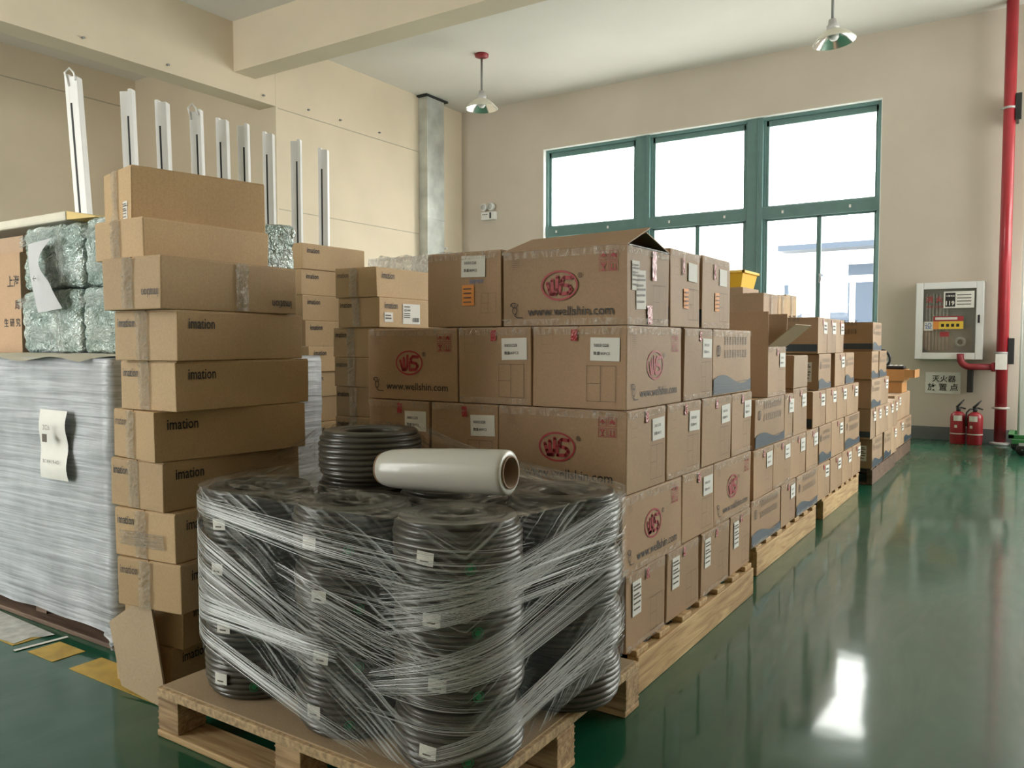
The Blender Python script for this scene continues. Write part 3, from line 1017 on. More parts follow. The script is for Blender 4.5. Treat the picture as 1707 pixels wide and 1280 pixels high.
def crumple(w, h, mat, name, seed, nu=5, nv=10, amp=.0022):
    r = random.Random(seed)
    d = {}
    mb = MB()

    def fn(a, b):
        k = (round(a * nu), round(b * nv))
        if k not in d: d[k] = r.uniform(0, amp)
        e = r.uniform(-.03, .03) * w if k[0] in (0, nu) and k not in ((0, 0),) else 0
        return ((a - .5) * w + e, (b - .5) * h, .0008 + d[k])
    mb.grid(fn, nu, nv, smooth=False)
    return mb.mesh(name, mat)


M['cleartape'] = film('clear_packing_tape', (.72, .66, .58), .05, .42, sc=(30, 30), rough=.1, coord='Object', bump=1.0, distort=.3)
EDGET = [crumple(1, .026, M['cleartape'], 'edge_tape', s, 22, 3, .0035) for s in (31, 32, 33)]
REDT = [crumple(.026, .042, M['redtape'], 'red_tape', s) for s in (1, 2, 3)]
CLEART = [crumple(1, 1, M['tape'], 'packing_tape', s, 4, 14, .006) for s in (11, 12, 13)]


# ------------------------------------------------------------------ cartons
def carton_mesh(dx, dy, dz, mat, seed, jit=.0035, flaps=True, open_top=False):
    r = random.Random(seed)
    bm = bmesh.new()
    bmesh.ops.create_cube(bm, size=1)
    hz = dz - (.003 if flaps else 0)
    for v in bm.verts:
        v.co = Vector((v.co.x * dx, v.co.y * dy, (v.co.z + .5) * hz))
    for v in bm.verts:
        v.co.x += r.uniform(-jit, jit * .2) * (1 if v.co.x > 0 else -1)
        v.co.y += r.uniform(-jit, jit * .2) * (1 if v.co.y > 0 else -1)
    if open_top:
        top = [f for f in bm.faces if f.normal.z > .9]
        bmesh.ops.delete(bm, geom=top, context='FACES_ONLY')
    else:
        bmesh.ops.bevel(bm, geom=list(bm.edges), offset=.0035, segments=2, affect='EDGES', profile=.6)
    mb = MB(); mb.bm(bm); bm.free()
    if flaps and not open_top:
        # the two long top flaps, with the seam between them
        g = .003
        if dx >= dy:
            mb.box((-dx / 2 + .004, -dy / 2 + .003, hz - .001), (dx / 2 - .004, -g, dz)); mb.box((-dx / 2 + .004, g, hz - .001), (dx / 2 - .004, dy / 2 - .003, dz))
        else:
            mb.box((-dx / 2 + .003, -dy / 2 + .004, hz - .001), (-g, dy / 2 - .004, dz)); mb.box((g, -dy / 2 + .004, hz - .001), (dx / 2 - .003, dy / 2 - .004, dz))
    return mb.mesh('carton', mat)


def face_frame(dx, dy, face):
    """local frame whose origin is the lower left corner of a side seen from outside"""
    e = .0012
    if face == 'F': return Matrix(((1, 0, 0, -dx / 2), (0, 0, -1, -dy / 2 - e), (0, 1, 0, 0), (0, 0, 0, 1)))
    if face == 'R': return Matrix(((0, 0, 1, dx / 2 + e), (1, 0, 0, -dy / 2), (0, 1, 0, 0), (0, 0, 0, 1)))
    if face == 'L': return Matrix(((0, 0, -1, -dx / 2 - e), (-1, 0, 0, dy / 2), (0, 1, 0, 0), (0, 0, 0, 1)))


def put(parent, fr, me, name, u, v, s, rot=0.0, lift=0.0, sy=None):
    o = inst(name, me, parent, fr @ Matrix.Translation((u, v, lift)) @ Matrix.Rotation(rot, 4, 'Z') @ Matrix.Diagonal((s, sy or s, 1, 1)))
    if name in ('printed_lines', 'printed_list', 'handling_marks', 'document_label'):
        o['kind'] = 'stuff'
    return o


def art(box, dx, dy, dz, face, kind, seed, near=True):
    r = random.Random(seed * 7 + ord(face))
    w = dx if face == 'F' else dy
    h = dz
    fr = face_frame(dx, dy, face)
    j = lambda a=.01: r.uniform(-a, a)
    if kind == 'www':
        put(box, fr, ART['logo'], 'oval_logo', w * .48, h * .52, .135 * min(1, w / .45))
        put(box, fr, ART['reg'], 'registered_mark', w * .645, h * .64, .014)
        put(box, fr, URL, 'web_address', w * .56, h * .19, w * .68)
        put(box, fr, ART['plug'], 'plug_icon', w * .12, h * .2, .052)
        put(box, fr, ART['listo'], 'printed_list', w * .115, h * .84, .03)
        put(box, fr, ART['hand'], 'handling_marks', w * .86, h * .8, .062)
    elif kind in ('label', 'label2', 'labelb', 'labelo', 'codes'):
        if kind != 'labelo':
            put(box, fr, ART['boxo'], 'printed_frame', w * .17, h * .78, .043)
        put(box, fr, ART['table'], 'printed_frame', w * (.74 if kind != 'labelo' else .84), h * .31, .1 if kind != 'labelo' else .06)
        ls = .1
        if kind == 'codes':
            put(box, fr, DOC, 'document_label', w * .18, h * .62, .075)
            put(box, fr, DOC, 'document_label', w * .3, h * .45, .1, .04)
            put(box, fr, REDT[0], 'red_tape', w * .6, h * .78, 1.2, 0, 0, 2.2)
            put(box, fr, REDT[1], 'red_tape', w * .5, h * .14, 1.4, .1, 0, 1.4)
        elif kind == 'labelb':      # bottom row: tall torn label
            put(box, fr, DOC, 'document_label', w * (.24 + j(.05)), h * .66, .092, j(.05))
            put(box, fr, REDT[seed % 3], 'red_tape', w * .5, h - .025, .8, 0, 0, .8)
        elif kind == 'label2':
            put(box, fr, LABEL, 'white_label', w * .72, h * .74, .09, j(.03))
            o = put(box, fr, REDT[seed % 3], 'red_tape', w * .4, h * .8, .6, 0, 0, 1.4)
            put(box, fr, ART_OR, 'orange_sticker', w * .5, h * .38, .05)
        else:
            lu, lv = (w * .78, h * .72) if kind == 'label' else (w * .64, h * .8)
            o = put(box, fr, LABEL if near else LABELB, 'white_label', lu, lv, ls, j(.03), .0004)
            if near:
                inst('part_number', NUM, o, Matrix.Translation((-.12, .12, .002)) @ Matrix.Scale(.5, 4))
                inst('quantity_text', QTY, o, Matrix.Translation((-.1, -.13, .002)) @ Matrix.Scale(.56, 4))
            if kind == 'label':
                put(box, fr, REDT[seed % 3], 'red_tape', w * (.5 + j(.05)), h - .028, .85, j(.08))
            else:
                put(box, fr, ART_OR, 'orange_sticker', w * .57, h * .42, .05)
                put(box, fr, text_mesh('回收利用', M['blueink'], .01), 'recycling_text', w * .68, h * .6, .055)
    elif kind == 'wave':
        put(box, fr, ART['wave'], 'wave_print', w * .5, .006, w * .985, 0, 0, h * .3)
        put(box, fr, ART['lines'], 'printed_lines', w * .58, h * .7, w * .66, 0, 0, w * .42)
        put(box, fr, ART['reg'], 'round_emblem', w * .13, h * .68, .04)
    elif kind == 'stripe':
        me = _sheet(1, 1, M['wave'], 'blue_band')
        put(box, fr, me, 'blue_band', w * .5, h * .16, w * .98, 0, 0, h * .2)
        put(box, fr, ART['lines'], 'printed_lines', w * .55, h * .78, w * .5)
    elif kind == 'corner':
        me = _sheet(1, 1, M['wave_dark'], 'blue_band')
        put(box, fr, me, 'blue_band', w * .9, h * .14, w * .18, 0, 0, h * .24)
    elif kind == 'doc':
        put(box, fr, DOC, 'document_label', w * .76, h * .5, .1)
    elif kind == 'plaintape':
        put(box, fr, CLEART[seed % 3], 'packing_tape', w * .5, h * .5, .05, 0, 0, h)


def _orange():
    mb = MB(); quad2(mb, -.5, -.7, .5, .7, 0)
    for k in range(4): quad2(mb, -.36, -.5 + k * .3, .3, -.42 + k * .3, 1, .003)
    return mb.mesh('orange_sticker', [M['orange'], M['inkfaint']])


ART_OR = _orange()
_seed = [100]


def carton(x0, x1, y0, y1, z0, z1, label, F=None, R=None, L=None, mat='brown', near=True, group='logo cartons stacked on the pallets', rz=None, flaps=True, open_top=False, name='carton', cat='carton'):
    _seed[0] += 1
    sd = _seed[0]
    r = random.Random(sd)
    dx, dy, dz = x1 - x0, y1 - y0, z1 - z0 - .0015
    o = bpy.data.objects.new(name, carton_mesh(dx, dy, dz, M[mat], sd, flaps=flaps, open_top=open_top))
    o.location = ((x0 + x1) / 2, (y0 + y1) / 2, z0)
    o.rotation_euler = (0, 0, r.uniform(-.011, .011) if rz is None else rz)
    link(o)
    tag(o, label, cat, group)
    for f, k in (('F', F), ('R', R), ('L', L)):
        if k: art(o, dx, dy, dz, f, k, sd, near)
        if k and near and f in 'FR':
            w_ = dx if f == 'F' else dy
            put(o, face_frame(dx, dy, f), EDGET[sd % 3], 'edge_tape', w_ / 2, dz - .014, w_ * .96, 0, .0003, 1)
            if sd % 2: put(o, face_frame(dx, dy, f), EDGET[(sd + 1) % 3], 'edge_tape', w_ / 2, .012, w_ * .96, 0, .0003, .8)
    return o


# ---- first pallet (nearest)
P1 = 'nearest pallet'
ZE, ZD, ZCC, ZB, ZA = (.139, .385), (.386, .634), (.635, .896), (.897, 1.157), (1.158, 1.412)
ordn = ('first', 'second', 'third', 'fourth', 'fifth', 'sixth')
gp1 = 'brown logo cartons on the nearest pallet'
for k, (a, b) in enumerate(((2.242, 2.556), (2.574, 2.876), (2.896, 3.236), (3.246, 3.52))):
    carton(-1.51, -1.04, a, b, *ZE, 'brown carton with torn label, %s along the aisle in bottom layer of %s' % (ordn[k], P1), F='www' if k == 0 else None, R='labelb', group=gp1)
carton(-1.80, -1.515, 2.242, 2.71, *ZE, 'brown carton in bottom layer of nearest pallet, middle behind the cable coils', F='label', group=gp1)
carton(-2.10, -1.805, 2.242, 2.71, *ZE, 'brown carton in bottom layer of nearest pallet, leftmost behind the cable coils', F='label', group=gp1)
carton(-1.362, -1.04, 2.212, 2.695, *ZD, 'brown corner carton with web address facing aisle, second layer of nearest pallet', F='label', R='www', group=gp1)
carton(-1.51, -1.04, 2.712, 3.035, *ZD, 'brown labelled carton between two logo cartons, second layer of nearest pallet aisle side', R='label', group=gp1)
carton(-1.362, -1.04, 3.042, 3.512, *ZD, 'brown logo carton at far end of second layer, nearest pallet aisle side', R='www', group=gp1)
carton(-1.682, -1.366, 2.242, 2.70, *ZD, 'brown carton in second layer of nearest pallet, middle behind the coils', F='label', group=gp1)
carton(-2.10, -1.686, 2.242, 2.56, *ZD, 'brown carton in second layer of nearest pallet, left behind the coils', F='www', group=gp1)
for k, (a, b) in enumerate(((2.236, 2.546), (2.564, 2.88), (2.899, 3.236), (3.24, 3.516))):
    carton(-1.512, -1.04, a, b, *ZCC, 'brown labelled carton with red tape, %s along aisle in third layer of %s' % (ordn[k], P1), F='www' if k == 0 else None, R='label', group=gp1)
carton(-1.803, -1.515, 2.236, 2.71, *ZCC, 'brown labelled carton just behind the film roll, third layer of nearest pallet front', F='label', group=gp1)
carton(-2.10, -1.806, 2.236, 2.71, *ZCC, 'brown labelled carton behind the topmost coil, third layer of nearest pallet front', F='label', group=gp1)
carton(-1.376, -1.04, 2.23, 2.682, *ZB, 'brown corner carton with lit logo side, fourth layer of nearest pallet', F='label', R='www', group=gp1)
carton(-1.51, -1.04, 2.70, 3.004, *ZB, 'brown narrow labelled carton beside the wave print carton, fourth layer of nearest pallet', R='label', group=gp1)
carton(-1.36, -1.04, 3.008, 3.492, *ZB, 'brown carton with blue wave print at far end of nearest pallet fourth layer', R='wave', group=gp1)
carton(-1.679, -1.38, 2.236, 2.70, *ZB, 'brown carton with centred white label, middle of fourth layer facing camera', F='label', group=gp1)
carton(-2.102, -1.683, 2.236, 2.56, *ZB, 'brown carton with red oval logo facing camera, left end of fourth layer', F='www', group=gp1)
# top layer: the half-open logo carton and its neighbours
o = carton(-1.495, -1.04, 2.236, 2.562, ZA[0], 1.404, 'brown logo carton with lifted top flaps on top of nearest pallet', F='www', R='codes', group=gp1, flaps=False, open_top=True)
hw, hd, ht = .455 / 2, .326 / 2, 1.404 - ZA[0] - .0015


def flap(parent, pts, name='flap', t=.004, mat='brown'):
    p = [Vector(q) for q in pts]
    n = (p[1] - p[0]).cross(p[2] - p[0]).normalized() * t
    mb = MB(); mb.face(p); mb.face([q - n for q in reversed(p)])
    k = len(p)
    for i in range(k):
        a, b = p[i], p[(i + 1) % k]
        mb.face([a, a - n, b - n, b])
    return mb.build(name, M[mat], parent)


flap(o, [(-hw, -hd, ht), (hw, -hd, ht), (hw + .012, -.025, ht + .062), (-hw + .035, -.03, ht + .055)])
flap(o, [(hw, hd, ht), (-hw, hd, ht), (-hw + .03, .02, ht + .04), (hw - .01, .0, ht + .052)])
flap(o, [(hw, -hd + .01, ht), (hw, hd - .01, ht), (hw - .12, hd - .03, ht - .03), (hw - .12, -hd + .03, ht - .03)], mat='wave_dark')
flap(o, [(-hw, hd - .01, ht), (-hw, -hd + .01, ht), (-hw + .14, -hd + .03, ht + .01), (-hw + .14, hd - .03, ht + .01)], mat='inner')
carton(-1.50, -1.045, 2.58, 2.874, ZA[0], 1.425, 'brown carton with small label right behind the half-open logo carton, top layer', F='corner', R='label2', group=gp1)
carton(-1.50, -1.045, 2.893, 3.217, ZA[0], 1.43, 'brown top carton at far end of nearest pallet below the yellow bin', F='corner', R='label2', group=gp1)
carton(-1.815, -1.502, 2.236, 2.70, ZA[0], 1.415, 'brown top carton with white label and orange sticker facing camera', F='labelo', group=gp1)

# ---- second pallet
X2 = -1.095
gp2 = 'brown cartons on the second pallet'
Z2 = dict(E=(.139, .365), D=(.366, .6), C=(.601, .838), B=(.839, 1.09))
lay = dict(E='bottom layer', D='second layer', C='third layer', B='fourth layer', A='top layer')


def row(xr, zs, layer, spec, pal, grp, near=False, mat='brown'):
    for k, s in enumerate(spec):
        a, b, kind = s[:3]
        d = .47 if kind.startswith('label') else .32
        kw = dict(s[3]) if len(s) > 3 else {}
        z0, z1 = zs[layer]
        z1 = kw.pop('z1', z1); z0 = kw.pop('z0', z0)
        lb = kw.pop('lb', None) or 'brown carton with %s, %s along the aisle in %s of %s' % ('blue wave print' if kind == 'wave' else 'small white label', ordn[k], lay[layer], pal)
        m = kw.pop('mat', mat)
        d = kw.pop('d', d)
        carton(xr - d, xr, a, b, z0, z1, lb, R=None if kind == 'none' else kind, near=near, group=grp, mat=m, **kw)


S2 = 'second pallet'
row(X2, Z2, 'E', [(3.737, 4.222, 'wave'), (4.236, 4.55, 'label'), (4.556, 5.075, 'wave')], S2, gp2, True)
row(X2, Z2, 'D', [(3.745, 4.083, 'label'), (4.09, 4.43, 'label'), (4.436, 4.76, 'label'), (4.766, 5.075, 'label')], S2, gp2, True)
row(X2, Z2, 'C', [(3.76, 4.285, 'wave'), (4.29, 4.455, 'label'), (4.462, 4.765, 'label', dict(z1=.857))], S2, gp2, True)
o = carton(X2 - .47, X2, 3.965, 4.292, .839, 1.088, 'brown carton with all flaps open on top of second pallet', R='label', group=gp2, flaps=False, open_top=True)
hw, hd, ht = .235, .1635, 1.088 - .839 - .0015
flap(o, [(-hw, -hd, ht), (hw, -hd, ht), (hw, -hd - .004, ht + .17), (-hw, -hd - .004, ht + .17)])
flap(o, [(hw, hd, ht), (-hw, hd, ht), (-hw, hd + .01, ht + .168), (hw, hd + .01, ht + .168)])
flap(o, [(hw, -hd, ht), (hw, hd, ht), (hw + .125, hd - .01, ht + .105), (hw + .125, -hd + .01, ht + .105)], mat='inner')
flap(o, [(-hw, hd, ht), (-hw, -hd, ht), (-hw - .05, -hd, ht + .14), (-hw - .05, hd, ht + .14)], mat='inner')
carton(X2 - .3, X2, 4.465, 4.765, .858, 1.038, 'plain small brown carton behind the open carton on second pallet', F=None, R=None, group=gp2, mat='brown2')

# ---- third pallet
gp3 = 'brown cartons on the third pallet'
Z3 = dict(E=(.139, .362), D=(.366, .6), C=(.601, .82), B=(.821, 1.04), A=(1.041, 1.26))
S3 = 'third pallet'
row(X2, Z3, 'E', [(5.085, 5.405, 'label'), (5.43, 5.8, 'label'), (5.805, 6.15, 'label'), (6.155, 6.5, 'label')], S3, gp3)
row(X2, Z3, 'D', [(5.085, 5.44, 'wave'), (5.448, 5.84, 'label'), (5.86, 6.44, 'wave')], S3, gp3)
row(X2, Z3, 'C', [(4.915, 5.25, 'label', dict(F='corner')), (5.26, 5.59, 'label'), (5.6, 5.925, 'label'), (5.94, 6.35, 'label')], S3, gp3)
row(X2, Z3, 'B', [(5.04, 5.39, 'wave', dict(F='doc')), (5.51, 5.84, 'label'), (5.845, 6.16, 'wave')], S3, gp3)
row(X2, Z3, 'A', [(5.0, 5.268, 'label', dict(F='stripe')), (5.275, 5.51, 'label'), (5.516, 5.78, 'label')], S3, gp3)
carton(-1.93, -1.57, 5.0, 5.48, *Z3['A'], 'brown carton on third pallet hidden behind the raised flaps', group=gp3)
carton(-1.93, -1.57, 5.5, 6.1, *Z3['A'], 'brown carton on third pallet carrying the carton under the yellow bin', group=gp3)
carton(-1.9, -1.57, 5.02, 5.45, Z3['B'][0], Z3['B'][1], 'brown carton inside third pallet stack, fourth layer', group=gp3)
carton(-1.93, -1.57, 5.5, 6.1, Z3['B'][0], Z3['B'][1], 'brown carton inside third pallet stack, fourth layer far side', group=gp3)
for zz in ('E', 'D', 'C'):
    carton(-1.93, -1.57, 5.27, 6.1, Z3[zz][0], Z3[zz][1], 'brown inner carton of third pallet, %s' % lay[zz], group=gp3)
carton(-1.66, -1.457, 5.15, 5.485, 1.262, 1.425, 'grey-brown carton with ridged top standing highest on third pallet', R='plaintape', group=gp3, mat='brown2')
carton(-1.66, -1.457, 5.49, 5.685, 1.262, 1.43, 'small brown carton with dark taped top beside the ridged carton', R='plaintape', group=gp3, mat='kraft')
carton(-1.72, -1.457, 5.69, 5.975, 1.262, 1.44, 'yellowish carton wrapped in plastic at far end of third pallet top', R='plaintape', group=gp3, mat='kraft')
carton(-1.94, -1.735, 5.62, 6.0, 1.262, 1.498, 'brown carton directly under the yellow bin', group=gp3, mat='brown2')
# yellow bin
root = empty('storage_bin', (-1.84, 5.83, 1.499)); tag(root, 'small yellow plastic storage bin on top of the cartons', 'bin')
mb = MB()
for (w0, d0, z0), (w1, d1, z1) in (((.07, .15, 0), (.09, .175, .105)),):
    a = [(-w0, -d0, z0), (w0, -d0, z0), (w0, d0, z0), (-w0, d0, z0)]; b = [(-w1, -d1, z1), (w1, -d1, z1), (w1, d1, z1), (-w1, d1, z1)]
    mb.face(a[::-1])
    for i in range(4): mb.face([a[i], a[(i + 1) % 4], b[(i + 1) % 4], b[i]])
mb.build('bin_body', M['yellow'], root)
mb = MB(); mb.box((-.105, -.19, .1), (.105, -.17, .12), bev=.003); mb.box((-.105, .17, .1), (.105, .19, .12), bev=.003); mb.box((-.105, -.19, .1), (-.085, .19, .12), bev=.003); mb.box((.085, -.19, .1), (.105, .19, .12), bev=.003)
mb.build('rim', M['yellow'], root)

# ---- fourth pallet
X4 = -1.04
gp4 = 'brown cartons on the fourth pallet'
Z4 = dict(E=(.139, .375), D=(.376, .607), C=(.608, .832), B=(.833, 1.045), A=(1.046, 1.265))
S4 = 'fourth pallet'
row(X4, Z4, 'E', [(6.66, 7.14, 'wave', dict(F='doc')), (7.22, 7.6, 'wave'), (7.61, 7.93, 'label')], S4, gp4, mat='brown2')
row(X4, Z4, 'D', [(6.56, 6.78, 'label', dict(F='stripe')), (6.79, 7.05, 'label'), (7.06, 7.4, 'label'), (7.41, 7.7, 'label'), (7.71, 7.95, 'label')], S4, gp4, mat='brown2')
row(X4, Z4, 'C', [(6.56, 6.98, 'wave'), (6.99, 7.38, 'label')], S4, gp4, mat='brown2')
row(X4, Z4, 'B', [(6.53, 6.87, 'wave'), (6.88, 7.27, 'wave')], S4, gp4)
row(X4, Z4, 'A', [(6.555, 6.985, 'wave', dict(F='stripe', d=.5))], S4, gp4)

# ---- far stack by the fire cabinet
gp5 = 'cartons on the farthest pallet'
S5 = 'farthest pallet'
Z5 = dict(E=(.139, .38), D=(.381, .625))
row(-1.06, Z5, 'E', [(8.07, 8.56, 'label'), (8.57, 9.1, 'wave')], S5, gp5, mat='brown2')
row(-1.08, Z5, 'D', [(8.08, 8.5, 'label'), (8.51, 9.08, 'none', dict(lb='plain brown carton under the orange trays on farthest pallet'))], S5, gp5, mat='brown2')


def tray(loc, sx, sy, sz, label, mat, flapout=0.0):
    root = empty('cardboard_tray', loc); tag(root, label, 'tray', 'open cardboard trays on the farthest pallet')
    t = .006
    mb = MB(); mb.box((-sx / 2, -sy / 2, 0), (sx / 2, sy / 2, t)); mb.build('tray_base', mat, root)
    for nm, a, b in (('tray_side', (-sx / 2, -sy / 2, t), (sx / 2, -sy / 2 + t, sz)), ('tray_side', (-sx / 2, sy / 2 - t, t), (sx / 2, sy / 2, sz)), ('tray_side', (-sx / 2, -sy / 2 + t, t), (-sx / 2 + t, sy / 2 - t, sz)), ('tray_side', (sx / 2 - t, -sy / 2 + t, t), (sx / 2, sy / 2 - t, sz))):
        mb = MB(); mb.box(a, b); mb.build(nm, mat, root)
    if flapout:
        mb = MB(); mb.box((sx / 2, -sy / 2, sz * .3), (sx / 2 + flapout, -sy / 2 + t, sz)); mb.box((sx / 2 + flapout - t, -sy / 2, sz * .3), (sx / 2 + flapout, sy / 2, sz)); mb.build('open_flap', mat, root)


tray((-1.24, 8.75, .626), .3, .35, .1, 'lower orange cardboard tray on the farthest stack', M['orangecard'])
tray((-1.22, 8.75, .74), .3, .38, .11, 'upper orange cardboard tray with flap sticking out, under the black tool', M['orangecard'], .09)
mb = MB(); mb.box((-1.4, 8.58, .727), (-1.08, 8.92, .7385)); tag(mb.build('cardboard_sheet', M['kraft']), 'flat cardboard sheet between the two orange trays', 'cardboard sheet')
root = empty('hand_tool', (-1.2, 8.7, .851)); tag(root, 'black tool with curved handle lying on the orange tray', 'tool')
mb = MB(); mb.box((-.12, -.08, 0), (.12, .08, .035), bev=.012); mb.build('tool_body', M['black'], root)
mb = MB(); mb.tube([(-.1 + .085 * math.cos(a), -.02, .1 + .085 * math.sin(a)) for a in [-.9 + k * .35 for k in range(13)]], .014, 8); mb.build('curved_handle', M['black'], root)
mb = MB()
for k in range(3): mb.box((-.02 + k * .045, -.082, .034), (k * .045, .08, .039))
mb.build('metal_strips', M['alu'], root)

# ------------------------------------------------------------------ tan carton tower and stacks behind
gt = 'tan cartons in the tall tower'


def tan_carton(corner, rot, L_, W_, z0, h, label, group, side='up', end='up', tape_face=False, cross=False, sheet=False, brand=True):
    """corner: the near upright edge; long side runs away from the camera, short end to the left"""
    _seed[0] += 1
    sd = _seed[0]
    u = Vector((math.sin(rot), math.cos(rot), 0)); w = Vector((-math.cos(rot), math.sin(rot), 0))
    c = Vector((corner[0], corner[1], 0)) + u * L_ / 2 + w * W_ / 2
    o = bpy.data.objects.new('carton', carton_mesh(W_, L_, h - .0015, M['kraft'], sd, .004))
    o.location = (c.x, c.y, z0)
    o.rotation_euler = (0, 0, -rot)
    link(o); tag(o, label, 'carton', group)
    fF, fR = face_frame(W_, L_, 'F'), face_frame(W_, L_, 'R')
    if brand:
        if side == 'up':
            put(o, fR, BRAND, 'brand_lettering', L_ * .17, h * .73, .098, 0, 0, .135)
        elif side == 'down':
            put(o, fR, BRAND, 'brand_lettering', L_ * .87, h * .2, .085, math.pi, 0, .115)
        if end == 'up':
            put(o, fF, BRAND if sd % 3 else BRANDG, 'brand_lettering', W_ * .2, h * .75, .075, 0, 0, .11)
        elif end == 'down':
            put(o, fF, BRANDG, 'brand_lettering', W_ * .82, h * .3, .075, math.pi, 0, .11)
    put(o, fF, CLEART[sd % 3], 'packing_tape', W_ * .46, h * .5, .048, .02 * ((sd % 3) - 1), 0, h * .96)
    if cross:
        put(o, fF, CLEART[(sd + 1) % 3], 'packing_tape', W_ * .48, h * .4, .19, 0, .001, .045)
    if tape_face:
        put(o, fR, CLEART[(sd + 1) % 3], 'packing_tape', L_ * .55, h * .5, .05, 0, 0, h * .95)
    if sheet:
        put(o, fF, DOC, 'address_label', W_ * .8, h * .22, .05)
    return o


R_ = math.radians
tower = [  # corner, rot, L, W, h, side, end, extras      (bottom first)
    ((-2.235, 1.485), -5, .53, .27, .149, 'up', None, {}),
    ((-2.195, 1.50), -6, .53, .27, .149, 'up', None, {}),
    ((-2.092, 1.426), -8, .53, .27, .15, 'up', 'up', {}),
    ((-2.112, 1.424), -5.7, .53, .27, .15, 'up', 'up', dict(cross=True)),
    ((-2.15, 1.415), -.5, .53, .27, .15, 'up', 'up', {}),
    ((-2.163, 1.395), 7.5, .53, .27, .151, 'up', 'up', {}),
    ((-2.100, 1.43), -2, .53, .27, .15, 'up', 'up', {}),
    ((-2.08, 1.423), -6.3, .53, .27, .15, 'up', 'up', {}),
    ((-2.09, 1.38), -3.2, .53, .27, .155, 'down', 'down', dict(tape_face=True)),
    ((-2.215, 1.408), 1, .46, .26, .122, None, None, {}),
    ((-2.36, 1.465), 12, .45, .25, .178, None, None, dict(sheet=True)),
]
names = ['bottom', 'second lowest', 'third lowest', 'fourth lowest', 'fifth lowest', 'middle', 'fifth from top', 'fourth from top', 'third from top', 'second from top', 'topmost']
desc = ['tan carton', 'tan carton beside the leaning board', 'tan carton with faded lettering', 'tan carton with a cross of brown tape', 'tan carton', 'tan carton turned outward',
        'tan carton', 'tan carton with dented corner', 'tan carton with upside-down lettering', 'low unprinted tan carton', 'tall unprinted carton with small address label']
z = .001
for k, (c, rot, L_, W_, h, sd, en, kw) in enumerate(tower):
    tan_carton(c, R_(rot), L_, W_, z, h, '%s, %s of the tall front tower' % (desc[k], names[k]), gt, sd, en, brand=bool(sd), **kw)
    z += h

# stack of ten right of the tower (its top is seen left of the logo cartons)
ga = 'tan cartons in the stack beside the logo cartons'
z = .001
for k in range(10):
    jx, jy, rr = ((0, 0, -2.5), (.012, .006, -2), (-.03, .012, -2), (-.02, 0, -1), (-.01, 0, -1))[min(9 - k, 4)] if k >= 5 else (-.01, 0, -2)
    o = tan_carton((-2.69 + jx, 2.925 + jy), R_(rr), .53, .27, z, .1475, 'tan carton, %s of the stack left of the logo cartons' % ('topmost' if k == 9 else ordn[8 - k] + ' below the top' if 8 - k < 6 else ('bottom', 'second lowest', 'third lowest')[k]), ga)
    if k == 8:
        fr = face_frame(.27, .53, 'R')
        t = put(o, fr, LABEL, 'shipping_label', .53 * .47, .07, .14)
        inst('label_text', text_mesh('CD-RW', M['ink'], .02), t, Matrix.Translation((-.25, .13, .002)) @ Matrix.Scale(.36, 4))
        mb = MB(); r = random.Random(5); x = .05
        while x < .42:
            ww = r.uniform(.006, .02); quad2(mb, x, -.28, x + ww, -.13); x += ww + r.uniform(.006, .016)
        for yy in (.24, -.0, -.07, -.14): quad2(mb, -.44, yy, -.1, yy + .03)
        inst('barcode', mb.mesh('barcode', M['ink']), t, Matrix.Translation((0, 0, .002)))
        put(o, fr, LABELB, 'small_label', .53 * .13, .05, .065)
    z += .1475
# stack behind the tower
gb = 'tan cartons in the stack behind the tower'
z = .001
for k in range(11):
    jx = (0, .01, -.02, .03, 0, .02, .05, .02, 0, -.01, 0)[k]
    o = tan_carton((-3.70 + jx, 3.375), R_(1), .53, .27, z, .155, 'tan carton, %s of the stack half hidden behind the front tower' % ('topmost' if k == 10 else ordn[9 - k] + ' below the top' if 9 - k < 6 else ('bottom', 'second lowest', 'third lowest', 'fourth lowest')[k]), gb)
    z += .155

# leaning cardboard sheet
root = empty('cardboard_sheet', (-2.32, 1.42, .0))
tag(root, 'blank cardboard sheet leaning against the bottom of the carton tower', 'cardboard sheet')
pl = [(-2.405, .018), (-2.477, .207), (-2.332, .295), (-2.269, .304), (-2.25, .284), (-2.18, .056), (-2.2, .0)]
mb = MB()
fr_ = [(x + 2.32, zz * .04, zz + .001) for x, zz in pl]
mb.face(fr_); mb.face([(x, y + .006, z_) for x, y, z_ in reversed(fr_)])
for i in range(len(fr_)):
    a, b = fr_[i], fr_[(i + 1) % len(fr_)]
    mb.face([a, (a[0], a[1] + .006, a[2]), (b[0], b[1] + .006, b[2]), b])
mb.build('board', M['inner'], root)


